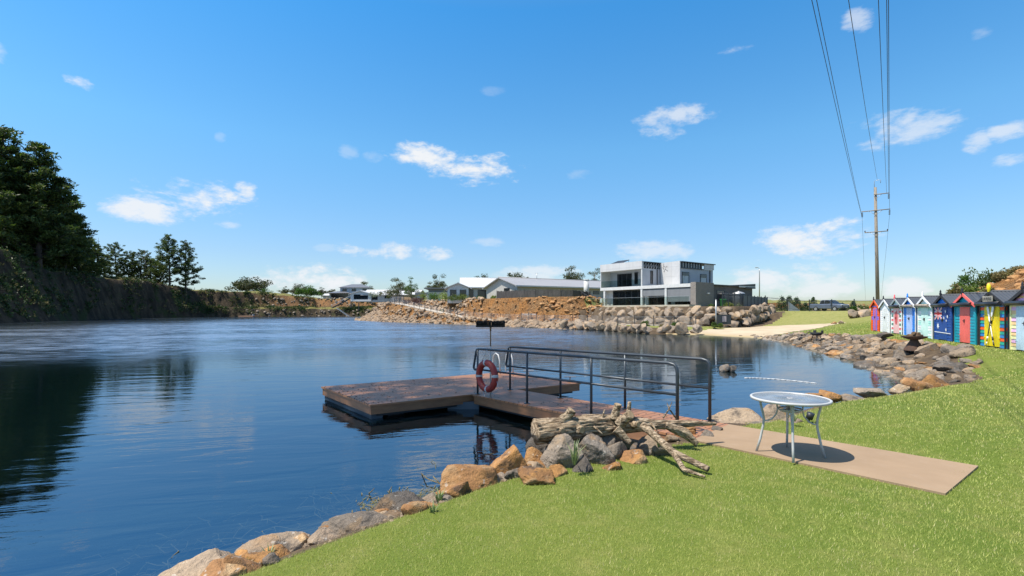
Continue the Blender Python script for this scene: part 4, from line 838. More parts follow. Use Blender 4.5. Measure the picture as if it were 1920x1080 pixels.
def hut(k, walls, gable, door, barge, fin, roll, corner, label, double=True, dw=.98, side=None):
    A = Vector((25.8, 35.2, 0))-HR*2.4*k
    cx = A-HR*HW*.5; A.z = hz(cx.x, cx.y)+.02
    h = thing('bathing_hut', A, label, 'hut', 'bathing huts in a row on the lawn', HYAW)
    mats = []; mb = MB(); nb = 13; bh = EV/nb
    def mi(c):
        m_ = paint(c)
        if m_ not in mats: mats.append(m_)
        return mats.index(m_)
    d0 = (HW-dw)/2
    for i in range(nb):
        mb.mi = mi(walls[i % len(walls)]); z0 = i*bh; z1 = z0+bh+.004
        for (x0, x1) in ((0.02, d0), (d0+dw, HW-.02)) if z1 < 1.56 else ((.02, HW-.02),):
            mb.add([(x0, -.020, z0), (x1, -.020, z0), (x1, -.002, z1), (x0, -.002, z1), (x0, .03, z0), (x1, .03, z0), (x1, .03, z1), (x0, .03, z1)], [(0, 1, 2, 3), (0, 4, 5, 1), (0, 3, 7, 4), (1, 5, 6, 2), (3, 2, 6, 7)])
    ng = 5; gh = (RG-EV)/ng
    for i in range(ng):
        mb.mi = mi(gable[i % len(gable)]); z0 = EV+i*gh; z1 = z0+gh; w0 = (HW/2-.0)*(1-i/ng); w1 = (HW/2)*(1-(i+1)/ng)+.0; c = HW/2
        mb.add([(c-w0, -.020, z0), (c+w0, -.020, z0), (c+w1, -.003, z1), (c-w1, -.003, z1)], [(0, 1, 2, 3)])
        mb.add([(c-w0, -.020, z0), (c+w0, -.020, z0), (c+w0, .02, z0), (c-w0, .02, z0)], [(3, 2, 1, 0)])
    mb.build('front_wall', mats, h)
    mb = MB(); mb.bbox(.0, HW, .03, .05, -.35, EV); mb.prism([(0, HD, EV), (HW, HD, EV), (HW/2, HD, RG)], (0, -HD+.05, 0)); mb.bbox(0, .05, .05, HD, -.35, EV); mb.bbox(HW-.05, HW, .05, HD, -.35, EV); mb.bbox(.05, HW-.05, HD-.05, HD, -.35, EV); mb.build('side_wall', paint(side) if side else M['hut_dark'], h)
    mb = MB(); sl = (RG-EV)/(HW/2); ov = .12; oy = .09
    for s in (-1, 1):
        n = 22; x_e = HW/2+s*(HW/2+ov); ze = EV-sl*ov+.05; Vv = []; Ff = []
        for j in range(n*2+1):
            y = -oy+(HD+oy+.1)*j/(n*2); hgt = .016*(j % 2)
            Vv += [(HW/2, y, RG+.06+hgt), (x_e, y, ze+hgt), (HW/2, y, RG+.02), (x_e, y, ze-.03)]
        for j in range(n*2):
            a = j*4; b_ = a+4; Ff += [(a, a+1, b_+1, b_), (a+2, b_+2, b_+3, a+3), (a+1, a+3, b_+3, b_+1)]
        Ff += [(0, 2, 3, 1), (n*8, n*8+1, n*8+3, n*8+2)]; mb.add(Vv, Ff)
    mb.cyl((HW/2, -oy, RG+.075), (HW/2, HD+.1, RG+.075), .035, n=8); mb.build('roof', M['hut_roof'], h)
    for s in (-1, 1):
        mb = MB(); x_e = HW/2+s*(HW/2+ov); ze = EV-sl*ov
        mb.prism([(HW/2, -oy-.03, RG+.075), (HW/2, -oy-.03, RG-.05), (x_e, -oy-.03, ze-.07), (x_e, -oy-.03, ze+.055)], (0, .028, 0)); mb.build('bargeboard', paint(barge), h)
    mb = MB(); mb.lathe([(.02, RG-.06), (.035, RG+.06), (.055, RG+.12), (.03, RG+.17), (.04, RG+.22), (.012, RG+.30), (0, RG+.32)], 10, (HW/2, -oy-.02, 0)) if fin != YEL else mb.lathe([(.04, RG+.04), (.05, RG+.10), (.07, RG+.18), (.065, RG+.27), (.035, RG+.34), (0, RG+.37)], 12, (HW/2, -oy-.02, 0)); mb.build('finial', paint(fin), h)
    leaves = 2 if double else 1; lw = dw/leaves
    for j in range(leaves):
        mb = MB(); mb.bbox(d0+j*lw+.008, d0+(j+1)*lw-.008, -.028, .02, .03, 1.555)
        for g in range(1, 4): x = d0+j*lw+lw*g/4; mb.bbox(x-.004, x+.004, -.0305, -.027, .03, 1.555)
        dm = door[j % len(door)] if isinstance(door, list) else door; dr = mb.build('door', paint(dm), h)
        mb = MB(); x = d0+dw/2+(.05 if j else -.05)*(1 if double else .0); mb.bbox(x-.02, x+.02, -.06, -.028, .88, 1.02); mb.cyl((x, -.05, .96), (x, -.10, .96), .014, n=8); mb.build('handle', M['black'], dr)
        for z in (.35, 1.2):
            mb = MB(); xh = d0+.0 if j == 0 else d0+dw; mb.bbox(xh-.06, xh+.10 if j == 0 else xh+.06, -.036, -.028, z-.018, z+.018); mb.build('hinge', paint(dm), dr)
    for x in (0.0, HW-.07): mb = MB(); mb.bbox(x, x+.07, -.034, .0, -.1, EV); mb.build('corner_board', paint(corner), h)
    if roll:
        mb = MB(); mb.cyl((.02, -.125, EV+.00), (HW-.14, -.125, EV+.00), .082, n=16); mb.build('awning_roll', M[roll], h)
        for x in (.05, HW-.2): mb = MB(); mb.bbox(x-.015, x+.015, -.125, 0, EV+.06, EV+.09); mb.build('awning_bracket', M['black'], h)
    return h, d0
M['roll_black'] = plain('roll_black', (.02, .02, .022), .38); M['roll_beige'] = basic('roll_beige', (.40, .34, .27), (.18, .15, .12), .8, 9, fine=.4)
h0, d0 = hut(0, [ORG]*6+[PUR, PUR]+[ORG]*4+[ORG], [PUR, ORG, ORG, ORG], [PUR, PUR], ORG, BLK, None, ORG, 'orange and purple striped hut, smallest and farthest of the row')
mb = MB(); mb.bbox(HW/2-.10, HW/2+.10, -.036, -.029, .03, 1.55); mb.build('centre_stripe', paint(ORG), h0)
hut(1, [WHT], [WHT], [GRW, GRW], WHT, BLK, None, WHT, 'plain white hut with pale grey double doors')
h2, d0 = hut(2, [DGR, (.55, .70, .62), RDP, WHT], [MNT, WHT], PNK, (.25, .3, .3), RDP, 'roll_black', WHT, 'hut with pink door, red oval and pink, green and white boards', double=False, dw=1.1)
mb = MB(); mb.prism([(HW/2+.30*math.cos(a*math.pi/16), -.034, .98+.44*math.sin(a*math.pi/16)) for a in range(32)], (0, .005, 0)); mb.build('painted_oval', paint((.55, .10, .11)), h2)
mb = MB(); mb.prism([(HW/2+q[0], -.040, .98+q[1]) for q in [(-.26, .36), (-.20, .48), (-.06, .50), (.0, .42), (-.10, .36)]], (0, .005, 0)); mb.build('painted_leaf', paint(WHT), h2)
hut(3, [BLU], [BLU], [PER, PER], WHT, BLU, 'roll_beige', WHT, 'bright blue hut with white trim and pale lilac blue double doors')
hut(4, [MNT, WHT, LMT, WHT, WHT, MNT], [WHT, MNT], [LMT, LMT], WHT, WHT, 'roll_beige', WHT, 'mint green and white hut with white trim and pale mint double doors')
h5, d0 = hut(5, [NVY], [BLU], [NVY, NVY], BLK, BLK, 'roll_black', NVY, 'navy blue hut painted as a flag with red and white cross and white stars')
# flag painting: crosses of the canton, stars and a waterline
def flag(h):
    y = -.042; x0, x1, z0, z1 = .08, .98, .98, 1.54; cx, cz = (x0+x1)/2, (z0+z1)/2
    def bar(mb, a, b_, w, yy):
        a = Vector((a[0], 0, a[1])); b_ = Vector((b_[0], 0, b_[1])); t = (b_-a).normalized(); n = Vector((-t.z, 0, t.x))*w/2
        mb.prism([(p.x, yy, p.z) for p in (a-n, b_-n, b_+n, a+n)], (0, .004, 0))
    W = MB(); bar(W, (x0, z0), (x1, z1), .10, y); bar(W, (x0, z1), (x1, z0), .10, y-.001); bar(W, (x0, cz), (x1, cz), .20, y-.002); bar(W, (cx, z0), (cx, z1), .20, y-.003)
    def star(c, r, n=7):
        W.prism([(c[0]+(r if i % 2 == 0 else r*.45)*math.sin(math.pi*i/n), y, c[1]+(r if i % 2 == 0 else r*.45)*math.cos(math.pi*i/n)) for i in range(2*n)], (0, .004, 0))
    star((.50, .66), .15); [star(c, r) for c, r in (((1.40, 1.36), .09), ((1.63, 1.12), .09), ((1.22, 1.05), .08), ((1.50, .93), .06), ((1.46, .50), .09))]
    bar(W, (.07, .37), (2.0, .34), .035, y); W.build('white_paint', paint(WHT), h)
    Rr = MB(); bar(Rr, (x0, cz), (x1, cz), .11, y-.006); bar(Rr, (cx, z0), (cx, z1), .11, y-.007); bar(Rr, (x0, z0+.02), (x1, z1-.02), .03, y-.005); bar(Rr, (x0, z1-.02), (x1, z0+.02), .03, y-.0055); Rr.build('red_paint', paint((.60, .02, .02)), h)
flag(h5)
hut(6, [TEA], [(.01, .32, .42), TEA], COR, COR, BLK, 'roll_black', TEA, 'teal hut with coral pink single door and coral gable trim', double=False, side=None)
h7, d0 = hut(7, [BL2, GRN, ORG, BL2, GRN, ORG], [GRN, GRN, ORG, ORG, ORG], [YEL, YEL], BLK, YEL, 'roll_black', BLK, 'rainbow boarded hut with yellow door, crossed oars and yellow finial', dw=1.2)
mb = MB(); mb.bbev(.66, 1.44, -.165, -.13, EV+.08, EV+.30, .01); sg = mb.build('name_board', basic('board_beige', (.42, .38, .30), (.30, .27, .21), .8, 6, fine=.3), h7)
mb = MB(); rg = np.random.default_rng(3)
for k in range(8):
    x = .71+k*.088; mb.bbox(x, x+.016, -.170, -.1655, EV+.13, EV+.24)
    if k % 2: mb.bbox(x+.016, x+.058, -.170, -.1655, EV+.215, EV+.24); mb.bbox(x+.046, x+.062, -.170, -.1655, EV+.13, EV+.215)
    else: mb.bbox(x+.016, x+.055, -.170, -.1655, EV+.13, EV+.15); mb.bbox(x+.016, x+.05, -.170, -.1655, EV+.18, EV+.198)
mb.build('lettering', M['black'], sg)
hut(8, [CRM, PCH, LIL, CRM, PCH, LIL], [PCH, LIL], [LBL, LBL], BLK, BLK, 'roll_black', CRM, 'pastel striped hut with pale blue doors at the right edge of the photo', dw=1.25)
for s in (-1, 1):   # crossed oars on the yellow door
    hw = h7.matrix_basis.copy(); c = Vector((HW/2, -.06-.03*(s > 0), .80)); o = thing('oar', h7.location, ['white oar leaning to the left on the yellow door', 'white and black oar leaning to the right on the yellow door'][s > 0], 'oar', rz=HYAW)
    t_ = Vector((s*.50, 0, 1.42)).normalized(); a = c-t_*.78; b_ = c+t_*.38; e = c+t_*.80
    mb = MB(); mb.cyl(a, b_, .018, .018, 8); mb.build('shaft', paint(WHT) if s < 0 else paint((.05, .04, .035)), o)
    n_ = Vector((t_.z, 0, -t_.x)); mb = MB(); mb.prism([b_-n_*.02, b_+n_*.02, b_+t_*.10+n_*.065, e-t_*.04+n_*.075, e+n_*.03, e-n_*.03, e-t_*.04-n_*.075, b_+t_*.10-n_*.065], (0, .018, 0)); mb.build('blade', paint(WHT), o)
    mb = MB(); q = a+t_*.28; mb.cyl(q-t_*.07, q+t_*.07, .026, n=8); mb.cyl(a, a+t_*.13, .022, n=8); mb.build('grip', paint(WHT) if s > 0 else M['black'], o)
# ================================================================ POWER LINE
base = Vector((44.75, 60, hz(44.75, 60)-.3)); top = Vector((44.42, 60, 17.3)); cd = Vector((.8, -.6, 0))
pl = thing('power_pole', base, 'tall weathered timber power pole with three crossarms behind the huts', 'power pole')
M['pole_wood'] = basic('pole_wood', (.30, .255, .20), (.19, .16, .125), .9, 6, (6, 6, .4), fine=.35)
mb = MB(); mb.tube([base, base.lerp(top, .5), top], [.21, .18, .145], 16); mb.build('pole', M['pole_wood'], pl, True)
INS = {}
for nm, z, l, r, ins in (('a', 16.4, -.15, 1.36, (1.3,)), ('b', 14.46, -1.42, 1.42, (-1.34, 1.34)), ('c', 11.85, -1.15, 1.15, ())):
    o_ = base.lerp(top, (z-base.z)/(top.z-base.z))-Vector((.13, .16, 0)); mb = MB(); mb.tube([o_+cd*l, o_+cd*r], .055, 6); mb.build('crossarm', M['pole_wood'], pl, True)
    mb = MB(); mb.cyl(o_+cd*(l*.5)-Vector((0, 0, 0)), o_-Vector((0, 0, .55)), .022, n=6); mb.cyl(o_+cd*(r*.5), o_-Vector((0, 0, .55)), .022, n=6); mb.build('brace', M['galv'], pl, True)
    for s in ins:
        q = o_+cd*s; mb = MB(); mb.cyl(q, q-Vector((0, 0, .72)), .02, n=6)
        for j in range(4): mb.lathe([(.02, -.14-.14*j), (.105, -.20-.14*j), (.105, -.225-.14*j), (.02, -.215-.14*j)], 10, q)
        mb.build('insulator', M['black'], pl, True); INS[nm+('L' if s < 0 else 'R')] = q-Vector((0, 0, .74))
    if nm == 'c':
        for s in (-1.1, 1.1): q = o_+cd*s; mb = MB(); mb.lathe([(.03, .05), (.06, .1), (.06, .2), (.03, .24)], 8, q); mb.build('insulator', M['black'], pl, True); INS['c'+('L' if s < 0 else 'R')] = q+Vector((0, 0, .24))
mb = MB(); tb_ = [top-Vector((.12, 0, .5)), top+Vector((-.12, 0, .75)), top+cd*.3+Vector((-.12, 0, .85)), top+cd*.62+Vector((-.12, 0, .85)), top+cd*.62+Vector((-.12, 0, .45))]; mb.tube(tb_, .03, 6); mb.build('top_bracket', M['galv'], pl, True)
M['wire'] = plain('wire', (.03, .035, .045), .5, .3)
def wire(Q, px, lab, far=None):
    N = P(px, 0, 18.0); pts = []
    for k in range(-6, 25):
        t_ = k/18.0; q = Q.lerp(N, t_) if k >= 0 else Q
        q = q.copy(); q.z -= .9*t_*(1-t_) if 0 <= t_ <= 1 else 0
        if k >= 0: pts.append(q)
    if far is not None:
        ex = []
        for k in range(14, 0, -1): t_ = k/14; q = Q.lerp(far, t_); q.z -= 1.2*t_*(1-t_); ex.append(q)
        pts = ex+pts
    w = thing('power_line', Q, lab, 'power line', 'overhead power lines'); mb = MB(); mb.tube(pts, .0135, 5); mb.build('cable', M['wire'], w, True)
wire(INS['bL'], 1522, 'leftmost overhead wire, meeting the left end of the middle crossarm', Vector((80.7, 112, 4.6)))
wire(INS['bL']+Vector((.02, 0, .03)), 1531, 'overhead wire close beside the leftmost one')
wire(top+cd*.3+Vector((-.12, 0, .85)), 1591, 'overhead wire running alone to the very top of the pole')
wire(INS['aR']+Vector((-.25, 0, .7)), 1647, 'overhead wire just left of the rightmost close pair')
wire(INS['aR'], 1662.5, 'left wire of the rightmost close pair, ending at the upper crossarm')
wire(INS['bR'], 1666, 'right wire of the close pair, ending at the middle crossarm', Vector((84.2, 112, 4.6)))
# street lamp
c = P(1424, 583, 86); c.z = 1.8; sl2 = thing('street_lamp', c, 'slim grey street lamp standing behind the dark fence of the modern house', 'street lamp')
mb = MB(); mb.tube([(0, 0, 0), (0, 0, 7.2), (-.04, 0, 7.75)], [.11, .07, .06], 10); mb.build('pole', M['galv'], sl2); mb = MB(); mb.tube([(-.04, 0, 7.7), (-.15, 0, 7.95), (-.4, 0, 8.0)], .045, 8); mb.build('arm', M['galv'], sl2); mb = MB(); mb.bbev(-.75, -.3, -.12, .12, 7.93, 8.05, .03); mb.build('lamp_head', M['galv'], sl2)
# ================================================================ MODERN HOUSE
m, t, b = MAT('dark_glass'); b.inputs['Base Color'].default_value = (.012, .016, .02, 1); b.inputs['Roughness'].default_value = .06; b.inputs['Specular IOR Level'].default_value = .7; M['glass'] = m
m, t, b = MAT('clear_glass'); t.n.remove(b); tr = t.new('ShaderNodeBsdfTransparent'); tr.inputs[0].default_value = (.80, .88, .86, 1); g = t.new('ShaderNodeBsdfGlossy'); g.inputs['Roughness'].default_value = .03; mx = t.new('ShaderNodeMixShader'); mx.inputs[0].default_value = .10; t.l.new(tr.outputs[0], mx.inputs[1]); t.l.new(g.outputs[0], mx.inputs[2]); t.l.new(mx.outputs[0], t.n['Material Output'].inputs[0]); M['clear'] = m
def panelmat(name, c, px=1.2, pz=1.3, line=.4):
    m, t, b = MAT(name); co = t.coords(); s = t.sep(co); n = t.noise(co, .8, 4)
    a = t.math('LESS_THAN', t.math('FRACT', t.math('DIVIDE', t.math('ADD', s[0], s[1]), px)), .03); z = t.math('LESS_THAN', t.math('FRACT', t.math('DIVIDE', s[2], pz)), .025)
    k = t.mix(t.ramp(n, .35, .65), c, tuple(x*.9 for x in c)); k = t.mix(t.math('MULTIPLY', t.math('MAXIMUM', a, z), line), k, tuple(x*.3 for x in c)); t.set(b.inputs['Base Color'], k); b.inputs['Roughness'].default_value = .6; return m
M['panel_white'] = panelmat('panel_white', (.50, .495, .49)); M['panel_grey'] = panelmat('panel_grey', (.36, .375, .40), .6, 9, .3); M['trim_dark'] = plain('trim_dark', (.03, .034, .04), .5); M['render_white'] = plain('render_white', (.55, .545, .53), .7)
M['blind'] = basic('blind', (.17, .175, .185), (.15, .155, .165), .8, 2, (1, 1, .2), fine=.1)
def brickmat(name, a, b_, mo, sc_=1.0):
    m, t, b = MAT(name); co = t.coords(); s = t.sep(co); br_ = t.new('ShaderNodeTexBrick'); cb = t.new('ShaderNodeCombineXYZ'); t.set(cb.inputs[0], t.math('ADD', s[0], s[1])); t.set(cb.inputs[1], s[2]); t.l.new(cb.outputs[0], br_.inputs['Vector'])
    br_.inputs['Color1'].default_value = a+(1,); br_.inputs['Color2'].default_value = b_+(1,); br_.inputs['Mortar'].default_value = mo+(1,); br_.inputs['Scale'].default_value = 1/sc_; br_.inputs['Brick Width'].default_value = .36; br_.inputs['Row Height'].default_value = .125; br_.inputs['Mortar Size'].default_value = .014
    t.l.new(br_.outputs[0], b.inputs['Base Color']); b.inputs['Roughness'].default_value = .85; return m
M['brick'] = brickmat('brick', (.17, .14, .12), (.115, .095, .085), (.33, .31, .28)); M['brick2'] = brickmat('brick2', (.13, .105, .09), (.09, .075, .07), (.15, .14, .13))
ho = thing('modern_house', (13, 72, 2.95), 'two storey white and grey modern house with balcony above the boulder wall', 'house', rz=math.atan2(-.81, .586))
def hb(nm, m_, *bx):
    mb = MB()
    for q in bx: mb.bbox(*q)
    return mb.build(nm, m_, ho)
hb('terrace_slab', M['concrete'], (-.4, 16.1, -1.9, .5, -.45, .0))
hb('ground_wall', M['render_white'], (.35, 1.55, .9, 1.1, 0, 2.19), (.35, .55, 1.1, 12, 0, 2.19), (7.3, 7.9, .9, 1.1, 0, 2.19), (11.1, 11.7, 1.5, 1.7, 0, 2.19))
hb('back_wall', M['panel_grey'], (.55, 15, 8, 12.5, -.3, 2.19))
hb('floor_band', M['render_white'], (-.02, 15.0, -.06, 3.8, 2.2, 2.62))
for u in (.72, 7.48, 11.35): hb('pillar', M['render_white'], (u-.13, u+.17, -.02, .28, 0, 2.197))
def glazing(u0, u1, z0, z1, v, n, blind=None, side=False, nm='window', inset=.05, gm=None):
    """window or sliding door: frame, panes"""
    def bx(a0, a1, v0, v1, z0_, z1_): return (a0, a1, v0, v1, z0_, z1_) if not side else (v-(v1-v), v-(v0-v), a0, a1, z0_, z1_)
    mb = MB(); f = .07
    mb.bbox(*bx(u0, u1, v-.02, v+.06, z1-f, z1)); mb.bbox(*bx(u0, u1, v-.02, v+.06, z0, z0+f))
    for i in range(n+1): x = u0+(u1-u0)*i/n; x = min(max(x, u0+f/2), u1-f/2); mb.bbox(*bx(x-f/2, x+f/2, v-.02, v+.06, z0+f, z1-f))
    fr_ = mb.build(nm, M['trim_dark'], ho); mb = MB(); mb.bbox(*bx(u0+f, u1-f, v+.015, v+.035, z0+f, z1-f)); mb.build('pane', gm or M['glass'], fr_); return fr_
glazing(1.55, 7.3, .02, 2.1, .95, 5, nm='sliding_door'); glazing(7.9, 11.1, .02, 2.1, 1.55, 3, nm='sliding_door'); glazing(11.7, 15.0, .02, 2.1, 1.55, 3, nm='sliding_door')
hb('roller_blind', M['blind'], (7.72, 11.17, .05, .09, 1.22, 2.15)); hb('roller_blind', M['blind'], (11.6, 14.95, .05, .09, .42, 2.15))
hb('blind_box', M['trim_dark'], (7.72, 11.17, .0, .14, 2.08, 2.19), (11.6, 14.95, .0, .14, 2.08, 2.19))
hb('brick_wall', M['brick'], (15.0, 15.72, -.03, 3.8, -.4, 2.76)); hb('brick_wing', M['brick2'], (12.0, 15.25, 3.8, 13.9, -.4, 2.5)); hb('wing_roof', M['trim_dark'], (11.9, 15.5, 3.83, 14.2, 2.5, 2.62), (15.25, 15.55, 11.6, 14.2, 2.3, 2.5)); hb('wing_fascia', M['panel_white'], (15.5, 15.53, 10.0, 14.2, 2.40, 2.62))
mb = MB(); mb.prism([(15.54, 9.0, 2.63), (15.54, 14.2, 2.63), (15.54, 14.2, 2.98)], (-3.4, 0, 0)); mb.build('wing_roof', M['trim_dark'], ho)
glazing(5.2, 7.0, .5, 1.9, 15.27, 1, side=True); hb('wall_lamp', M['white'], (15.72, 15.95, 2.3, 2.6, 1.35, 1.5))
# upper floor
hb('balcony_fascia', M['panel_white'], (-.02, 7.62, -.08, .22, 4.92, 5.98)); hb('balcony_soffit', M['render_white'], (.0, 7.6, .22, 1.95, 4.92, 5.0)); hb('wing_panel', M['render_white'], (-.02, .10, .0, 1.95, 2.62, 4.92)); hb('corner_post', M['render_white'], (7.44, 7.60, -.02, .14, 2.62, 4.92))
hb('upper_wall', M['panel_grey'], (.1, 7.58, 1.95, 3.87, 2.62, 5.0), (.1, 10.75, 3.87, 11.6, 2.62, 5.05))
hb('side_wall', M['panel_grey'], (7.52, 7.6, .14, 1.95, 2.62, 4.92))
hb('clerestory', M['glass'], (.4, 7.45, .5, 3.9, 5.02, 5.75), (.4, 10.6, 3.9, 9.2, 5.06, 5.75)); mb = MB()
for k in range(7): y0 = .3+k*.55; mb.cyl((7.55, y0, 5.02), (7.55, y0+.55, 5.8), .035, n=6); mb.bbox(7.5, 7.58, y0-.03, y0+.03, 5.0, 5.8)
for k in range(9): y0 = 4.0+k*.62; mb.bbox(10.66, 10.74, y0-.04, y0+.04, 5.05, 5.8)
mb.build('roof_truss', M['galv'], ho)
hb('roof', M['trim_dark'], (-.1, 7.85, .22, 4.0, 5.80, 5.92), (-.1, 11.0, 4.0, 11.9, 5.80, 5.92)); hb('end_fascia', M['panel_white'], (10.76, 10.9, 9.3, 11.62, 5.06, 5.80)); hb('eave_beam', M['trim_dark'], (10.75, 10.85, 3.95, 9.3, 4.98, 5.10))
mb = MB(); mb.prism([(7.64, 3.70, 5.86), (7.95, 3.70, 2.68), (10.85, 3.70, 2.68), (10.85, 3.70, 5.95)], (0, .16, 0)); mb.build('feature_panel', M['panel_white'], ho)
rg = np.random.default_rng(12); mb = MB()
for k in range(13): x = 8.1+rg.random()*.7+.2*(k/13); z = 5.6-1.1*(k/13)+rg.uniform(-.1, .1); mb.prism([(x-.04, 3.68, z), (x+.05, 3.68, z+.06), (x+.03, 3.68, z-.14)], (0, .018, 0))
mb.build('wall_ornament', M['black'], ho)
glazing(1.5, 4.2, 2.66, 4.62, 1.90, 3, nm='sliding_door'); glazing(4.7, 5.3, 3.0, 4.7, 1.90, 1); glazing(1.7, 2.25, 2.95, 4.75, 7.63, 1, side=True)
M['pane_pale'] = basic('pane_pale', (.34, .38, .40), (.22, .27, .28), .15, 1.2)
for v0, v1, zt in ((4.29, 5.85, 4.5), (8.48, 10.0, 4.38)): glazing(v0, v1, 2.8, zt, 10.80, 1, side=True, gm=M['pane_pale']); hb('window_head', M['glass'], (10.79, 10.83, v0+.07, v1-.07, zt-.5, zt-.07))
hb('downpipe', M['trim_dark'], (7.6, 7.68, 3.1, 3.2, 2.62, 4.95)); hb('downpipe', M['trim_dark'], (10.78, 10.88, 10.7, 10.8, 2.62, 4.95))
hb('balustrade', M['clear'], (.15, 7.4, -.04, -.02, 2.62, 3.55)); hb('balustrade', M['clear'], (-.3, 16.0, -1.82, -1.80, .02, 1.0))
hb('balustrade_rail', M['galv'], (-.3, 16.0, -1.84, -1.78, 1.0, 1.03))
mb = MB(); mb.prism([(.7, .9, 5.95), (2.9, .9, 5.95), (3.2, 2.6, 6.6), (1.0, 2.6, 6.6)], (0, 0, .06)); mb.build('solar_panel', M['trim_dark'], ho); mb = MB(); [mb.cyl((x, 2.55, 5.9), (x, 2.55, 6.6), .03, n=6) for x in (1.1, 3.1)]; mb.build('panel_stand', M['galv'], ho)
ch = thing('garden_chair', ho.matrix_basis @ Vector((1.35, -.9, 0)), 'white garden chair on the terrace before the dark glass doors', 'chair', rz=2.0); mb = MB()
for sx in (-.25, .25):
    for sy in (-.25, .25): mb.cyl((sx, sy, 0), (sx*.9, sy*.9, .42), .03, n=6)
mb.bbev(-.3, .3, -.3, .3, .42, .48, .02); mb.box((0, .32, .75), (.58, .05, .6)); mb.build('frame', M['white'], ch)
# stairs at the left of the house
st = thing('garden_stairs', (11.6, 73.5, 2.9), 'white concrete stairs with handrail going up left of the modern house', 'stairs', rz=math.atan2(-.81, .586)); mb = MB()
for k in range(8): mb.bbox(.9-.42*(k+1), .9-.42*k, 0, 1.5, -.4, .02+.185*(k+1))
mb.build('steps', M['render_white'], st); mb = MB()
for s in (0.05, 1.45):
    mb.tube([(1.0, s, 1.0), (.6, s, 1.15), (-2.5, s, 2.52)], .04, 6)
    for k in range(6): x = .8-.62*k; mb.cyl((x, s, .1+.19*(k*1.45)), (x, s, 1.1+.272*k), .03, n=6)
mb.build('handrail', M['trim_dark'], st)
hb_ = thing('flue_column', P(1099.5, 556, 78.5), 'tall white round column beside the top of the garden stairs', 'column'); mb = MB(); mb.cyl((0, 0, -.3), (0, 0, 2.6), .42, n=14); mb.cyl((0, 0, 2.6), (0, 0, 2.72), .47, n=14); mb.build('shaft', M['render_white'], hb_)
# dark panel fence on the wall right of the house
def panel_fence(name, pts, h, npan, mat, label, cat='fence', slat=False, post=.06, posts=True, up=0.0):
    f = thing(name, pts[0], label, cat); pts = [Vector(p) for p in pts]; cum = [0]
    for a, b_ in zip(pts, pts[1:]): cum.append(cum[-1]+(b_-a).length)
    def at(u):
        u = min(max(u, 0), cum[-1]); k = max(i for i in range(len(cum)) if cum[i] <= u+1e-6); k = min(k, len(pts)-2); return pts[k].lerp(pts[k+1], (u-cum[k])/(cum[k+1]-cum[k]))
    for i in range(npan):
        a = at(cum[-1]*i/npan); b_ = at(cum[-1]*(i+1)/npan); dv = b_-a; d_ = Vector((dv.x, dv.y, 0)).normalized(); n_ = Vector((-d_.y, d_.x, 0))*.015; mb = MB(); z0 = Vector((0, 0, .05+up)); z1 = Vector((0, 0, h))
        if slat == 'wire':
            for zz in np.linspace(.12, h-.03, 7): mb.tube([a+Vector((0, 0, zz)), b_+Vector((0, 0, zz))], .012, 4)
        elif slat == 'picket':
            for zz in (.15, h-.18): mb.tube([a+Vector((0, 0, zz)), b_+Vector((0, 0, zz))], .028, 4)
            L__ = dv.length; n2 = max(2, int(L__/.16))
            for k in range(1, n2): q = a.lerp(b_, k/n2); mb.cyl(q+Vector((0, 0, .08)), q+Vector((0, 0, h)), .016, .010, 4)
        elif slat == 'paling':
            L__ = dv.length; n2 = max(2, int(L__/.16))
            for k in range(n2): q = a.lerp(b_, (k+.06)/n2); r = a.lerp(b_, (k+.94)/n2); hh = Vector((0, 0, h+.05*math.sin(k*7.7+i*3))); mb.prism([q+z0-n_, r+z0-n_, r+hh-n_, q+hh-n_], n_*2)
        else: mb.prism([a+z0-n_, b_+z0-n_, b_+z1-n_, a+z1-n_], n_*2)
        mb.build('panel', mat, f, True)
        if posts: mb = MB(); mb.box(a+Vector((0, 0, h/2+.03)), (post, post, h+.16)); mb.build('post', M['dark_metal'] if slat != 'paling' else mat, f, True)
    if posts: a = pts[-1]; mb = MB(); mb.box(a+Vector((0, 0, h/2+.03)), (post, post, h+.16)); mb.build('post', M['dark_metal'] if slat != 'paling' else mat, f, True)
    return f
M['fence_panel'] = basic('fence_panel', (.055, .065, .075), (.045, .053, .062), .6, 2); M['paling'] = basic('paling', (.085, .075, .068), (.05, .044, .04), .85, 3, (1, 1, .3), fine=.3)
panel_fence('panel_fence', [(28.3, 60.0, 2.55), (36.0, 69.2, 2.5)], 1.55, 7, M['fence_panel'], 'dark grey solid panel fence on top of the boulder wall right of the house', post=.09)
panel_fence('slat_screen', [(24.6, 57.4, 2.6), (28.0, 60.2, 2.55)], 1.75, 3, M['dark_metal'], 'see through dark slatted screen fence beside the brick wing', slat='picket', post=.07)
panel_fence('paling_fence', [(-2.5, 81, 4.2), (3.0, 75.9, 4.2), (8.6, 73.4, 4.1), (12.2, 76.5, 3.9)], 1.25, 9, M['paling'], 'dark brown timber paling fence along the top of the orange bank', slat='paling', post=.1)
pth = [(p[0], p[1], p[2]-.03) for p in PATH]
off = []
for i, p in enumerate(pth):
    a = Vector(pth[max(i-1, 0)]); b_ = Vector(pth[min(i+1, len(pth)-1)]); d_ = (b_-a).normalized(); off.append(Vector(p)+Vector((-d_.y, d_.x, 0))*(-1.05 if i else -1.0)+Vector((0, 0, 0)))
panel_fence('path_fence', off[1:], 1.05, 30, M['galv'], 'low wire fence with slim grey posts along the lakeside path', slat='wire', post=.075)
panel_fence('grey_gate', [P(735, 568, 108), P(745, 566.5, 104), P(757, 567.5, 101)], 1.25, 4, M['blind'], 'grey picket gates at the top of the lakeside path', 'gate', slat='picket', post=.08)
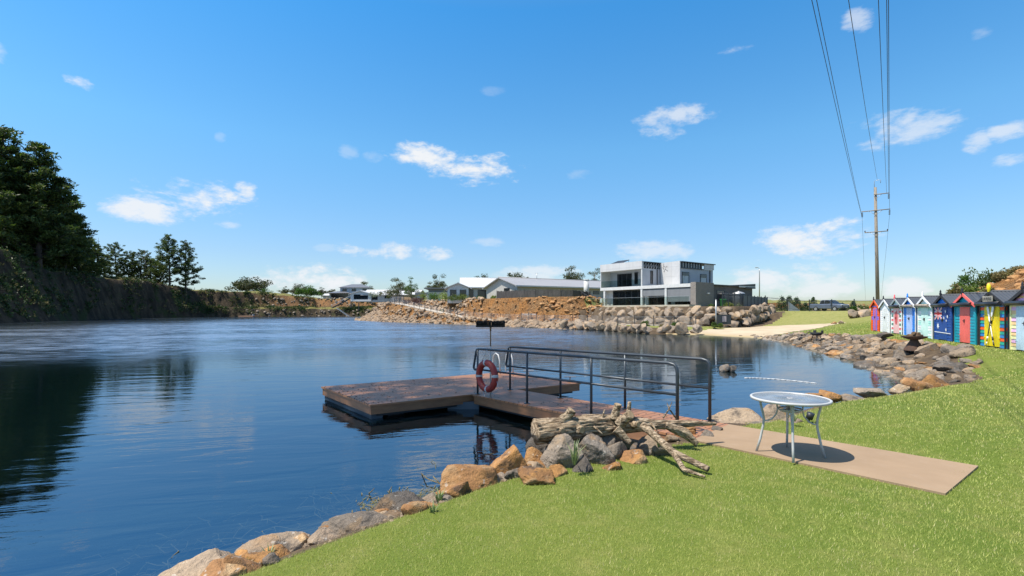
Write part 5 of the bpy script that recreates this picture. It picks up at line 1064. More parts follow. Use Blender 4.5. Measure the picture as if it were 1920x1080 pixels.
c = G(980, 604.5, .62); panel_fence('small_gate', [Vector((1.35, 70.5, .66)), Vector((3.4, 68.2, .62))], 1.25, 2, M['galv'], 'small grey picket gate in the middle of the path fence', 'gate', slat='picket', post=.09)
bn = thing('bench', (6.4, 67.2, .66), 'low grey bench between the path and the orange bank', 'bench', rz=-.7); mb = MB(); mb.bbox(-1.7, 1.7, -.22, .22, .40, .47); mb.build('seat', M['galv'], bn)
for x in (-1.3, 1.3): mb = MB(); mb.bbox(x-.06, x+.06, -.18, .18, -.05, .4); mb.build('leg', M['dark_metal'], bn)
sp_ = thing('sign_board', P(1358, 609, 52.3), 'pale notice board on the dark gate panel at the foot of the boulder wall', 'sign'); mb = MB(); mb.bbox(-.9, .75, .03, .07, .05, 1.05); mb.build('gate_panel', M['dark_metal'], sp_); mb = MB(); mb.bbox(-.22, .22, -.01, .028, .32, .92); mb.build('board', plain('notice', (.42, .36, .36), .6), sp_)
wp_ = thing('white_post', P(1342.5, 611, 52.0), 'tall pale metal post at the foot of the boulder wall', 'post'); mb = MB(); mb.cyl((0, 0, -.2), (0, 0, 2.75), .075, n=10); mb.cyl((0, 0, 2.75), (0, 0, 2.8), .085, n=10); mb.build('post', M['galv'], wp_)
# water tank, bin
c = P(1385, 575, 63.5); wt_ = thing('water_tank', (c.x, c.y, 2.7), 'dark ribbed water tank with pale domed lid behind the screen fence', 'water tank'); mb = MB(); mb.lathe([(0, 0), (.72, 0)]+[(.72+.02*(k % 2), .1+.1*k) for k in range(17)]+[(.70, 1.75)], 24); mb.build('tank', M['fence_panel'], wt_); mb = MB(); mb.lathe([(.76, 1.72), (.74, 1.8), (.4, 1.95), (.15, 2.0), (.15, 2.06), (0, 2.06)], 24); mb.build('lid', M['galv'], wt_)
c = P(1355.5, 577, 61.5); wb = thing('wheelie_bin', (c.x, c.y, 2.65), 'green wheeled rubbish bin beside the brick wing', 'bin'); mb = MB(); mb.box((0, 0, .48), (.5, .55, .92), taper=1.15); mb.build('body', plain('bin_green', (.02, .10, .03), .5), wb); mb = MB(); mb.bbev(-.32, .32, -.36, .34, .95, 1.04, .03); mb.build('lid', plain('lid_green', (.03, .22, .06), .5), wb)
for x in (-.26, .26): mb = MB(); mb.cyl((x-.03, .28, .1), (x+.03, .28, .1), .1, n=10); mb.build('wheel', M['black'], wb)
# ================================================================ NEIGHBOURS
def gable(name, c, yaw, L, W, eave, ridge, wall, roof, label, ov=.5, wins=(), gwins=(), base=0.6):
    h = thing(name, c, label, 'house', rz=yaw); mb = MB(); mb.prism([(-L/2, -W/2, -base), (-L/2, W/2, -base), (-L/2, W/2, eave), (-L/2, 0, ridge), (-L/2, -W/2, eave)], (L, 0, 0)); mb.build('wall', wall, h)
    sl = (ridge-eave)/(W/2)
    for s in (-1, 1): mb = MB(); mb.prism([(-L/2-ov, 0, ridge+.16), (-L/2-ov, s*(W/2+ov), eave-sl*ov+.16), (-L/2-ov, s*(W/2+ov), eave-sl*ov+.04), (-L/2-ov, 0, ridge+.02)], (L+2*ov, 0, 0)); mb.build('roof', roof, h)
    mb = MB(); mb.cyl((-L/2-ov, 0, ridge+.17), (L/2+ov, 0, ridge+.17), .09, n=6); mb.build('ridge_cap', roof, h)
    mb = MB(); [mb.bbox(-L/2-ov, L/2+ov, s*(W/2+ov)-.07, s*(W/2+ov)+.07, eave-sl*ov-.05, eave-sl*ov+.1) for s in (-1, 1)]; mb.build('gutter', M['render_white'], h)
    for (x0, x1, z0, z1) in wins: mb = MB(); mb.bbox(x0, x1, -W/2-.03, -W/2+.03, z0, z1); w_ = mb.build('window', M['trim_dark'], h); mb = MB(); mb.bbox(x0+.06, x1-.06, -W/2-.045, -W/2-.031, z0+.06, z1-.06); mb.build('pane', M['glass'], w_)
    for (y0, y1, z0, z1) in gwins: mb = MB(); mb.bbox(-L/2-.03, -L/2+.03, y0, y1, z0, z1); w_ = mb.build('window', M['trim_dark'], h); mb = MB(); mb.bbox(-L/2-.045, -L/2-.031, y0+.06, y1-.06, z0+.06, z1-.06); mb.build('pane', M['glass'], w_)
    return h
def roofmat(name, c, rib=.3):
    m, t, b = MAT(name); s = t.sep(t.coords()); w = t.math('FRACT', t.math('DIVIDE', s[0], rib)); k = t.mix(t.math('LESS_THAN', w, .2), c, tuple(x*.8 for x in c)); k = t.mix(t.ramp(t.noise(t.coords(), .3, 4), .4, .7, 0, .25), k, tuple(x*.75 for x in c)); t.set(b.inputs['Base Color'], k); b.inputs['Roughness'].default_value = .45; return m
M['roof_grey'] = roofmat('roof_grey', (.30, .29, .285)); M['roof_white'] = roofmat('roof_white', (.5, .5, .495)); M['roof_dark'] = roofmat('roof_dark', (.13, .135, .15)); M['wall_grey'] = plain('wall_grey', (.42, .41, .40), .8); M['wall_white'] = plain('wall_white', (.52, .515, .50), .8); M['wall_beige'] = plain('wall_beige', (.38, .36, .33), .8)
Lh2 = 29; rdir = Vector((.872, .489, 0)); pk = Vector((-2.1, 84, 4.25)); c = pk+rdir*(Lh2/2+.3)
gable('long_house', c, math.atan2(.489, .872), Lh2, 11.0, 2.1, 3.55, M['wall_beige'], M['roof_grey'], 'long low house with wide pale grey metal roof left of the modern house', .6, [(-9, -7.6, .9, 1.5), (-4, -2.6, .9, 1.5), (1, 2.4, .9, 1.5)], [(-3, -1, .6, 1.8)])
c2 = c+rdir*(-13.5)+Vector((.489, -.872, 0))*(-2.5); pp2 = thing('vent_pipe', (pk.x+6.5, 87.3, 7.6), 'thin vent pipe rising from the long grey roof', 'vent'); mb = MB(); mb.cyl((0, 0, -.3), (0, 0, 1.3), .06, n=6); mb.box((0, 0, 1.3), (.5, .05, .05)); mb.build('pipe', M['galv'], pp2)
gable('white_house', (-5.6, 98, 4.25), .10, 8.2, 9, 2.6, 4.35, M['wall_white'], M['roof_white'], 'white house with bright white gabled roof left of the long grey roofed house', .7, [(-3.4, -2.2, .3, 2.0), (-1.4, .2, .3, 2.0), (.8, 2.6, .3, 2.0)])
gable('white_house_wing', (-10.4, 95, 4.25), .10+math.pi/2, 8, 3.9, 2.25, 3.05, M['wall_white'], M['roof_white'], 'small white gabled wing with dark windows left of the white house', .45, (), [(-1.5, -.3, .5, 1.9), (.3, 1.5, .5, 1.9)])
fh = thing('flat_roof_house', (-17.6, 122, 4.3), 'pale house with dark flat roof behind the garden shrubs', 'house', rz=.05); mb = MB(); mb.bbox(-3.6, 3.2, 0, 9, -1, 2.6); mb.build('wall', M['wall_grey'], fh); mb = MB(); mb.bbox(-4.2, 3.8, -.7, 9.6, 3.4, 3.65); mb.bbox(-3.2, 3.4, .3, 9, 2.6, 3.4); mb.bbox(-6.5, -3.7, .5, 7, 1.8, 2.5); mb.build('roof', M['roof_dark'], fh)
for x in (-2.6, .3): mb = MB(); mb.bbox(x, x+1.8, -.04, .04, .7, 1.8); mb.build('window', M['glass'], fh)
def hip(mb, x0, x1, y0, y1, z, h, ov=.6):
    x0 -= ov; x1 += ov; y0 -= ov; y1 += ov; r = min(x1-x0, y1-y0)/2; ym = (y0+y1)/2; xm = (x0+x1)/2
    if x1-x0 >= y1-y0: a = (x0+r, ym, z+h); b_ = (x1-r, ym, z+h)
    else: a = (xm, y0+r, z+h); b_ = (xm, y1-r, z+h)
    V_ = [(x0, y0, z), (x1, y0, z), (x1, y1, z), (x0, y1, z), a, b_]
    mb.add(V_, [(0, 1, 5, 4), (1, 2, 5), (2, 3, 4, 5), (3, 0, 4), (3, 2, 1, 0)] if x1-x0 >= y1-y0 else [(0, 1, 4), (1, 2, 5, 4), (2, 3, 5), (3, 0, 4, 5), (3, 2, 1, 0)])
zc = hz(-67.5, 205); hh = thing('hip_roof_house', (-67.5, 205, max(zc, 6.6)), 'two storey grey house with dark hipped roof on the far cliff top', 'house', rz=.12)
mb = MB(); mb.bbox(-8.5, 7, 0, 10, -2, 2.2); mb.build('ground_wall', M['wall_grey'], hh); mb = MB(); mb.bbox(-4.5, 7.5, 1.5, 9.5, 2.2, 4.6); mb.build('upper_wall', plain('wall_blue_grey', (.40, .43, .46), .8), hh); mb = MB(); hip(mb, -4.5, 7.5, 1.5, 9.5, 4.6, 1.6, .7); mb.build('roof', M['roof_dark'], hh); mb = MB(); hip(mb, -8.5, -.2, -1.2, 6, 2.15, 1.0, .8); mb.build('lower_roof', M['roof_dark'], hh)
for x in (-3.6, .2, 4.6): mb = MB(); mb.bbox(x, x+1.8, 1.44, 1.52, 3.0, 4.1); mb.build('window', M['glass'], hh)
mb = MB(); mb.bbox(-7.8, -1, -.06, .02, .2, 1.9); mb.build('window', M['glass'], hh)
gable('white_roof_house', (-42.5, 178, max(hz(-42.5, 178), 6.0)), -.06, 19, 11, 2.0, 3.7, M['wall_grey'], M['roof_white'], 'low house with long bright white roof above the tip of the rubble point', .8, [(-8, -4.5, .1, 1.9), (-2, 0, .6, 1.7), (3, 5, .6, 1.7)])
gable('garden_house', (-52.8, 176, max(hz(-52.8, 176), 6.2)), math.pi/2-.1, 7, 7.5, 2.0, 3.0, M['wall_white'], M['roof_white'], 'small pale house with dark wide opening on the far cliff top', .5, (), [(-2.6, 2.6, .1, 1.8)])
gable('far_shed', (-80, 222, max(hz(-80, 222), 6.6)), .0, 9, 5, 1.6, 2.3, M['wall_white'], M['roof_white'], 'long low white roofed shed left of the far two storey house', .4)
panel_fence('timber_fence', [(-64, 200, 7.2), (-50, 190, 6.9), (-30, 150, 5.0)], 1.3, 10, basic('pale_paling', (.30, .20, .11), (.20, .13, .075), .85, 2), 'brown timber fence along the top of the far quarry wall', slat='paling', post=.1)
zt = 6.8; fs = thing('quarry_stairs', (-63, 188, 3.3), 'dark steel stairs climbing the far quarry wall', 'stairs'); mb = MB()
for s in (0, 1.4): mb.prism([(-6.5, s, 0), (-6.0, s, 0), (1.5, s, 4.0), (1.0, s, 4.0)], (0, .12, 0))
for k in range(16): mb.bbox(-6.2+k*.46, -5.85+k*.46, .1, 1.4, .14+k*.25, .2+k*.25)
mb.build('flight', M['trim_dark'], fs); mb = MB()
for s in (0, 1.4):
    mb.tube([(-6.2, s, 1.1), (1.3, s, 5.0)], .05, 5)
    for k in range(6): mb.cyl((-6.2+k*1.45, s, .1+k*.77), (-6.2+k*1.45, s, 1.1+k*.77), .04, n=5)
mb.build('handrail', M['galv'], fs); mb = MB(); mb.bbox(1.0, 4.5, -.2, 1.6, 3.85, 4.0); mb.bbox(4.2, 4.5, -.2, 0, -1, 3.85); mb.bbox(1.2, 1.5, -.2, 0, 0, 3.85); mb.build('landing', M['trim_dark'], fs)
fs2 = thing('waterside_stairs', (-62, 186.2, 0), 'pale short stairs dropping to the water below the far quarry wall', 'stairs'); mb = MB()
for s_ in (-1.2, .1): mb.prism([(-4.5, s_, 3.35), (-4.2, s_, 3.35), (.6, s_, .1), (.2, s_, .1)], (0, .12, 0))
for k in range(11): mb.bbox(-4.4+k*.42, -4.0+k*.42, -1.1, .1, 3.16-k*.285, 3.22-k*.285)
mb.build('steps', M['galv'], fs2)
panel_fence('cliff_top_fence', [Vector(((px-960)/FPX*d, d, hz((px-960)/FPX*d, d)-.05)) for px, d in ((205, 172), (245, 177), (285, 182), (325, 186), (365, 190))], 1.3, 12, M['dark_metal'], 'thin wire fence along the top of the dark cliff behind the pines', slat='wire', post=.09)
# ================================================================ FENCE, CAR, GATE BEHIND THE LAWN
zf = lambda x, y: hz(x, y)-.03
fpts = [(36.4, 70.5), (42.0, 69.8), (47.5, 69.2), (53.5, 68.5), (60, 67.5)]
panel_fence('palisade_fence', [(x, y, zf(x, y)) for x, y in fpts], 1.62, 8, M['dark_metal'], 'black steel picket fence at the top of the lawn before the parked car', slat='picket', post=.10)
c = P(1489, 583, 72); gp = thing('sheet_barrier', (c.x, c.y, zf(c.x, c.y)), 'pale grey sheet panel with sloped top behind the black picket fence', 'panel'); mb = MB(); mb.prism([(-.75, 0, .05), (.8, 0, .05), (.72, 0, .25), (-.7, 0, 1.3), (-.75, 0, 1.3)], (0, .05, 0)); mb.build('sheet', plain('sheet_blue', (.28, .32, .36), .6), gp); mb = MB(); mb.bbox(-.8, -.74, -.02, .07, 0, 1.4); mb.bbox(.76, .82, -.02, .07, 0, .3); mb.build('post', M['galv'], gp)
def car(c, yaw):
    v = thing('parked_car', c, 'dark blue utility vehicle parked behind the black picket fence, front toward the lake', 'car', rz=yaw)   # nose along -y
    body = basic('car_paint', (.10, .125, .17), (.085, .105, .15), .28, 1, spec=.6); W = .93
    def loft(st, n_):
        V_ = []; F_ = []
        for (y, w, z0, z1, r) in st: V_ += [(-w+r, y, z0), (w-r, y, z0), (w, y, z0+r), (w, y, z1-r*1.4), (w-r*1.6, y, z1), (-w+r*1.6, y, z1), (-w, y, z1-r*1.4), (-w, y, z0+r)]
        for i in range(len(st)-1):
            for k in range(8): F_.append((i*8+k, i*8+(k+1) % 8, i*8+8+(k+1) % 8, i*8+8+k))
        F_.append(tuple(range(7, -1, -1))); F_.append(tuple(range(len(st)*8-8, len(st)*8))); return V_, F_
    mb = MB(); mb.add(*loft([(-2.45, .78, .48, .92, .10), (-2.3, .90, .40, 1.02, .12), (-1.6, W, .36, 1.08, .10), (-1.15, W, .36, 1.12, .08), (.9, W, .38, 1.10, .08), (.95, W, .40, 1.12, .06), (2.5, W, .45, 1.12, .06), (2.6, .88, .5, 1.08, .06)], 8)); mb.build('body', body, v)
    mb = MB(); mb.add(*loft([(-1.15, .80, 1.08, 1.14, .02), (-.45, .70, 1.08, 1.62, .05), (.5, .70, 1.08, 1.66, .05), (.95, .74, 1.08, 1.56, .05), (1.05, .78, 1.08, 1.14, .02)], 8)); mb.build('cabin_glass', M['glass'], v)
    mb = MB(); mb.add(*loft([(-.5, .66, 1.60, 1.66, .01), (-.2, .70, 1.615, 1.70, .02), (.6, .70, 1.62, 1.70, .02), (.95, .66, 1.56, 1.63, .01)], 8))
    for s in (-1, 1): mb.cyl((s*.80, -1.12, 1.10), (s*.69, -.42, 1.64), .035, n=6); mb.cyl((s*.74, .25, 1.1), (s*.69, .25, 1.64), .04, n=6); mb.cyl((s*.76, 1.0, 1.1), (s*.69, .85, 1.6), .05, n=6)
    mb.build('roof', body, v)
    for s in (-1, 1):
        mb = MB(); mb.bbev(s*.62-.19, s*.62+.19, -2.44, -2.30, .84, 1.0, .04); mb.build('headlight', M['white'], v)
        mb = MB(); mb.bbev(s*1.03-.1, s*1.03+.1, -.98, -.86, 1.10, 1.28, .03); mb.build('mirror', body, v)
        for y in (-1.5, 1.55):
            mb = MB(); mb.cyl((s*.72, y, .37), (s*.95, y, .37), .37, n=20); w_ = mb.build('wheel', M['black'], v); mb = MB(); mb.cyl((s*.955, y, .37), (s*.965, y, .37), .22, n=16); mb.build('rim', M['galv'], w_)
    mb = MB(); mb.bbev(-.40, .40, -2.50, -2.40, .72, .98, .03); mb.build('grille', M['galv'], v); mb = MB(); mb.bbev(-.86, .86, -2.56, -2.34, .40, .66, .05); mb.build('bumper', M['trim_dark'], v); mb = MB(); mb.bbox(-.2, .2, -2.575, -2.565, .52, .63); mb.build('number_plate', M['white'], v)
cx, cy = 47.6, 73.5; zcar = hz(cx, cy); car((cx, cy, zcar), .33)
# ================================================================ TREES AND PLANTS
M['pine'] = leafmat('pine_needles', (.030, .056, .016), (.085, .122, .030), (.19, .205, .060), .36)
M['gum'] = leafmat('gum_leaves', (.055, .070, .030), (.10, .105, .050), (.15, .12, .07), .3)
M['green'] = leafmat('green_leaves', (.045, .10, .018), (.085, .17, .03), (.16, .24, .05), .4)
M['shrub'] = leafmat('shrub_leaves', (.05, .085, .02), (.10, .14, .035), (.19, .19, .06), .35)
M['conifer'] = leafmat('conifer_leaves', (.022, .05, .014), (.045, .085, .02), (.07, .11, .03), .25)
M['yellowgreen'] = leafmat('yellow_green_leaves', (.14, .20, .04), (.24, .28, .08), (.38, .38, .18), .4)
M['silver'] = leafmat('silver_leaves', (.16, .19, .14), (.24, .27, .2), (.3, .32, .25), .3)
M['purple'] = leafmat('purple_leaves', (.10, .05, .06), (.15, .08, .08), (.2, .14, .1), .3)
M['dryplant'] = leafmat('dry_leaves', (.20, .16, .07), (.28, .23, .11), (.16, .17, .06), .3)
M['reed'] = leafmat('reed_leaves', (.06, .11, .025), (.11, .17, .04), (.2, .2, .08), .3)
M['bark'] = basic('bark', (.09, .07, .055), (.045, .036, .03), .95, 3, (3, 3, .4), fine=.3); M['gumbark'] = basic('gumbark', (.22, .18, .14), (.12, .095, .075), .9, 3, (3, 3, .4), fine=.2)
def leaves(cent, rad_, n, ln, wd, rg, flat=.7, up=0.0, outward=None):
    """n leaf blades round every clump centre; diamonds with a crease"""
    cent = np.repeat(cent, n, 0); rr = np.repeat(rad_, n)
    d = rg.normal(size=cent.shape); d /= np.linalg.norm(d, axis=1)[:, None]; d *= (rg.random(len(d))**.45)[:, None]
    d[:, 2] *= flat; p = cent+d*rr[:, None]
    u = rg.normal(size=p.shape)+d*1.2; u[:, 2] += up; u /= np.linalg.norm(u, axis=1)[:, None]
    v = np.cross(u, rg.normal(size=p.shape)); v /= np.linalg.norm(v, axis=1)[:, None]
    s = rg.uniform(.65, 1.3, len(p))[:, None]; a = u*ln*.5*s; b_ = v*wd*.5*s
    return np.stack([p-a, p-b_, p+a, p+b_], 1).reshape(-1, 3)
def leaf_mesh(name, V_, mat): me = mesh_np(name, V_, np.arange(len(V_)).reshape(-1, 4)); me.materials.append(mat); return me
def pine_mesh(seed, h, spread=.26, low=.12, dens=1.0, lean=0.0, ln=.62, ragged=.35, up=.25):
    rg = np.random.default_rng(seed); mb = MB(); tp = [(lean*h*t_*t_+.25*math.sin(t_*3+seed)*h*.012, .2*math.cos(t_*4+seed)*h*.012, h*t_) for t_ in np.linspace(-.03, 1, 9)]; r0 = h*.017
    mb.tube(tp, [r0*(1.15-.95*t_) for t_ in np.linspace(0, 1, 9)], 9); C = []; Rd = []
    z = low*h; tpa = np.array(tp)
    while z < h*.985:
        f = (z-low*h)/(h*(1-low)); prof = (1-f)**.62*(.72+.28*min(1, f*5+.3)); k = rg.integers(3, 6); a0 = rg.uniform(0, 6.28)
        c0 = np.array([np.interp(z, tpa[:, 2], tpa[:, 0]), np.interp(z, tpa[:, 2], tpa[:, 1]), z])
        for j in range(k):
            if rg.random() < ragged*.35: continue
            L = spread*h*prof*rg.uniform(1-ragged, 1+ragged)+.3; a = a0+j*6.28/k+rg.uniform(-.4, .4); el_ = rg.uniform(-.05, .35)+.45*f
            dv = np.array([math.cos(a)*math.cos(el_), math.sin(a)*math.cos(el_), math.sin(el_)]); e = c0+dv*L+np.array([0, 0, up*L*.3]); m_ = c0+dv*L*.5-np.array([0, 0, .05*L])
            mb.tube([c0, m_, e], [r0*.28*(1-f*.6), r0*.18*(1-f*.6), .02], 5)
            nn = max(2, int(L/.55*dens))
            for q in range(nn):
                t_ = rg.uniform(.35, 1.05); pc = c0+(m_-c0)*t_*2 if t_ < .5 else m_+(e-m_)*(t_-.5)*2; C.append(pc+rg.normal(size=3)*np.array([.35, .35, .18])*max(.5, L*.16)); Rd.append(rg.uniform(.45, .95)*h/20)
        z += h*rg.uniform(.026, .045)
    C.append(np.array(tp[-1])); Rd.append(.5*h/20)
    V_ = leaves(np.array(C), np.array(Rd), 30, ln*h/20, .17*h/20, rg, .6, .35); return mb, V_
def gum_mesh(seed, h, w, th=.35, mat='gum', n=62, ln=.5, clumps=30):
    rg = np.random.default_rng(seed); mb = MB(); C = []; Rd = []; r0 = h*.022; f = np.array([rg.uniform(-.05, .05)*h, rg.uniform(-.05, .05)*h, th*h]); mb.tube([(0, 0, -.3), tuple(f*.5), tuple(f)], [r0*1.2, r0, r0*.85], 8)
    nb = 7
    for j in range(nb):
        a = j*6.28/nb+rg.uniform(-.4, .4); R = w/2*rg.uniform(.45, .95); e = np.array([math.cos(a)*R, math.sin(a)*R, h*(.88-.38*(R/(w/2))**1.5)*rg.uniform(.85, 1.08)]) if j else np.array([0, 0, h*.93]); m_ = f+(e-f)*.5+np.array([0, 0, -.04*h]); mb.tube([tuple(f), tuple(m_), tuple(e)], [r0*.6, r0*.4, r0*.15], 6)
        for q in range(max(2, clumps//nb)):
            c = f+(e-f)*rg.uniform(.55, 1.05)+rg.normal(size=3)*np.array([.13*w, .13*w, .07*h]); C.append(c); Rd.append(rg.uniform(.11, .19)*w)
            mb.tube([tuple(m_+(e-m_)*rg.uniform(.1, .8)), tuple(c)], [r0*.16, r0*.06], 4)
    return mb, leaves(np.array(C), np.array(Rd), n, ln, ln*.42, rg, .62)
def tree(name, loc, mbv, mat, label, cat, group, yaw=0.0, bark='bark', sc_=1.0):
    t = thing(name, loc, label, cat, group, rz=yaw); t.scale = (sc_,)*3; mb, V_ = mbv
    mb.build('trunk', M[bark], t); link('crown', leaf_mesh('crown', V_, M[mat]), t); return t
def tree_copy(src, loc, label, group, yaw, s):
    c = copy_tree(src); c.location = loc; c.rotation_euler = (0, 0, yaw); c.scale = (s[0], s[0], s[1]) if hasattr(s, '__len__') else (s,)*3; c['label'] = label
    if group: c['group'] = group
    return c
# pines on the left cliff: column of the trunk, row of the top, distance
PN = [tree('pine_tree', (0, 0, 0), pine_mesh(40+k, 20, (.25, .22, .28, .24)[k], (.10, .06, .16, .08)[k], 1.15, lean=(.02, -.02, .03, .0)[k]), 'pine', 'x', 'pine tree', 'pines of the dense stand on the left cliff') for k in range(4)]
used = set()
big = [(-75, 215, 112), (-38, 228, 118), (8, 240, 112), (46, 292, 121), (74, 272, 116), (104, 330, 124), (122, 386, 128), (148, 418, 136), (168, 446, 143), (22, 330, 122), (88, 372, 128), (136, 436, 146), (-10, 330, 126), (60, 380, 132), (110, 430, 142), (182, 458, 150)]
LAB = {8: ('tallest dark pine at the left edge of the photo', 2), 74: ('tall pine with a ragged top standing second from the left edge', 4)}
for i, (px, py, d) in enumerate(big):
    q = P(px, py, d); z = hz(q.x, q.y)-.3; h = q.z-z; lab = LAB.get(px, ('dark pine in the dense stand on top of the left cliff',))[0]; k = i % 4; s = h/20
    if k not in used: used.add(k); o = PN[k]; o.location = (q.x, q.y, z); o.rotation_euler = (0, 0, i*1.3); o.scale = (s*1.12, s*1.12, s); o['label'] = lab
    else: o = tree_copy(PN[k], (q.x, q.y, z), lab, 'pines of the dense stand on the left cliff', i*1.3, (s*1.15, s))
# smaller trees along the cliff to the right of the stand
SM = [(218, 456, 168, .34, .24, 'short pine with a round tuft on top, first right of the dense stand'), (240, 474, 171, .42, .20, 'small leaning pine in the middle of the cliff top'), (263, 470, 173, .44, .2, 'flat spreading pine in the middle of the cliff top'), (283, 486, 176, .5, .2, 'lowest bushy pine left of the tall pair'), (196, 478, 163, .36, .15, 'small pine at the right end of the dense stand'),
      (318, 442, 170, .30, .22, 'taller pine of the pair on the cliff top'), (348, 452, 172, .26, .16, 'narrower pine of the pair, farthest right on the cliff'), (300, 484, 174, .36, .1, 'bushy low pine pressed against the left of the tall pair')]
for i, (px, py, d, spd, low, lab) in enumerate(SM):
    q = P(px, py, d); z = hz(q.x, q.y)-.3; h = max(q.z-z, 4.5); tree('cliff_pine', (q.x, q.y, z), pine_mesh(70+i, h, spd, low, (.9, .9, .9, .9, .9, 1.0, 1.0, 1.2)[i], lean=(-.05, .12, .16, .1, .0, .02, .04, .0)[i], ln=.62*20/h*.75, ragged=.4), 'pine', lab, 'pine tree', 'separate pines along the cliff top', i*.9)
def snag(loc, h, lean, seed, label):
    t = thing('dead_tree', loc, label, 'dead tree'); rg = np.random.default_rng(seed); mb = MB(); tp = [(lean*h*f, .05*h*math.sin(f*5), h*f) for f in (0, .3, .6, 1)]; mb.tube(tp, [.22, .17, .11, .03], 7); mb.build('trunk', M['gumbark'], t)
    mb = MB()
    for k in range(9): f = rg.uniform(.35, .95); a = rg.uniform(0, 6.28); c = np.array([lean*h*f, 0, h*f]); L = h*.22*(1.2-f); e = c+np.array([math.cos(a)*L, math.sin(a)*L, L*rg.uniform(.1, .9)]); mb.tube([tuple(c), tuple((c+e)/2+np.array([0, 0, -.1])), tuple(e)], [.06, .04, .015], 5)
    mb.build('branches', M['gumbark'], t)
for px, py, d, ln_, lab in ((178, 446, 158, .12, 'bare dead tree leaning right beside the dense stand of pines'), (272, 470, 172, .02, 'bare dead spike rising among the small cliff top pines')):
    q = P(px, py, d); z = hz(q.x, q.y)-.3; snag((q.x, q.y, z), q.z-z, ln_, int(px), lab)
# gums and garden trees beyond the houses: column, top row, width px, distance, leaf, label
GT = [(468, 522, 72, 232, 'gum', 'wide rounded gum on the far bank right of the dark cliff'), (434+62, 540, 26, 228, 'green', 'small bright tree on the right flank of the wide gum'), (533, 539, 20, 230, 'gum', 'tiny round tree standing alone on the far bank'), (560, 533, 34, 225, 'gum', 'mid sized gum left of the bright green trees'), (577, 538, 44, 215, 'green', 'bright green bushy tree left of the two storey house'), (604, 541, 22, 228, 'gum', 'small grey green tree just left of the two storey house'),
      (680, 529, 38, 225, 'gum', 'round gum crown above the long white roof'), (743, 523, 42, 165, 'gum', 'brownish gum left of the bright green tree'), (770, 521, 28, 150, 'green', 'bright green garden tree beside the brownish gum'), (824, 515, 40, 160, 'gum', 'dark gum behind the flat roofed house'), (915, 513, 42, 150, 'gum', 'gum crown rising behind the white roof'), (970, 511, 62, 150, 'gum', 'wide gum crown behind the long grey roof'),
      (1078, 497, 58, 128, 'gum', 'tall open gum left of the modern house'), (1116, 503, 40, 132, 'gum', 'gum partly hidden by the modern house'), (620, 543, 30, 240, 'gum', 'gum crown just over the two storey house roof')]
for i, (px, py, w, d, mt, lab) in enumerate(GT):
    q = P(px, py, d); z = min(hz(q.x, q.y), CAMZ+(HY-556)/FPX*d)-.4; h = q.z-z; W_ = w*d/FPX
    tree('gum_tree' if mt == 'gum' else 'garden_tree', (q.x, q.y, z), gum_mesh(200+i, h, W_, .22, mt, 85, W_*.055, 44), mt, lab, 'tree', 'trees beyond the houses', i*.7, 'gumbark')
# shrubs
def bush_mesh(seed, w, h, n=40, clumps=26, ln=.16, spiky=0.0):
    rg = np.random.default_rng(seed); C = rg.normal(size=(clumps, 3)); C /= np.linalg.norm(C, axis=1)[:, None]; C *= (rg.random(clumps)**.4)[:, None]; C[:, 2] = np.abs(C[:, 2]); C = C*np.array([w/2, w/2, h])*.82+np.array([0, 0, .08*h]); mb = MB()
    for c in C[:12]: mb.tube([(0, 0, -.1), tuple(c*.5), tuple(c)], [.03, .02, .008], 4)
    return mb, leaves(C, np.full(clumps, w*.17), n, ln, ln*.4, rg, .8, spiky)
def cone_mesh(seed, w, h, n=26, ln=.2):
    rg = np.random.default_rng(seed); k = 60; z = rg.random(k)**1.3; a = rg.uniform(0, 6.28, k); r = w/2*(1-z)**.8*rg.uniform(.5, 1, k); C = np.stack([np.cos(a)*r, np.sin(a)*r, .06*h+z*h*.92], 1); mb = MB(); mb.tube([(0, 0, -.1), (0, 0, h*.9)], [.07, .02], 6)
    return mb, leaves(C, np.full(k, w*.16), n, ln, ln*.45, rg, 1.0, .5)
for i, (px, py, w, d, lab) in enumerate([(1466, 557, 22, 88, 'left of three dark conical shrubs behind the picket fence'), (1480, 556, 22, 86, 'middle of three dark conical shrubs behind the picket fence'), (1494, 559, 22, 88, 'right of three dark conical shrubs behind the picket fence'), (1526, 557, 18, 86, 'pointed dark shrub just left of the parked car'), (1510, 568, 16, 90, 'low dark shrub between the conical shrubs and the car'), (1580, 568, 12, 88, 'small dark shrub right of the parked car'), (1600, 566, 16, 88, 'rounded dark shrub farther right of the parked car'), (1612, 574, 18, 92, 'low spreading shrub near the right end of the picket fence')]):
    q = P(px, py, d); z = min(hz(q.x, q.y), 2.2)-.1; tree('conical_shrub', (q.x, q.y, z), cone_mesh(300+i, w*d/FPX*1.15, max(q.z-z, 1)), 'conifer', lab, 'shrub', 'dark shrubs beyond the picket fence')
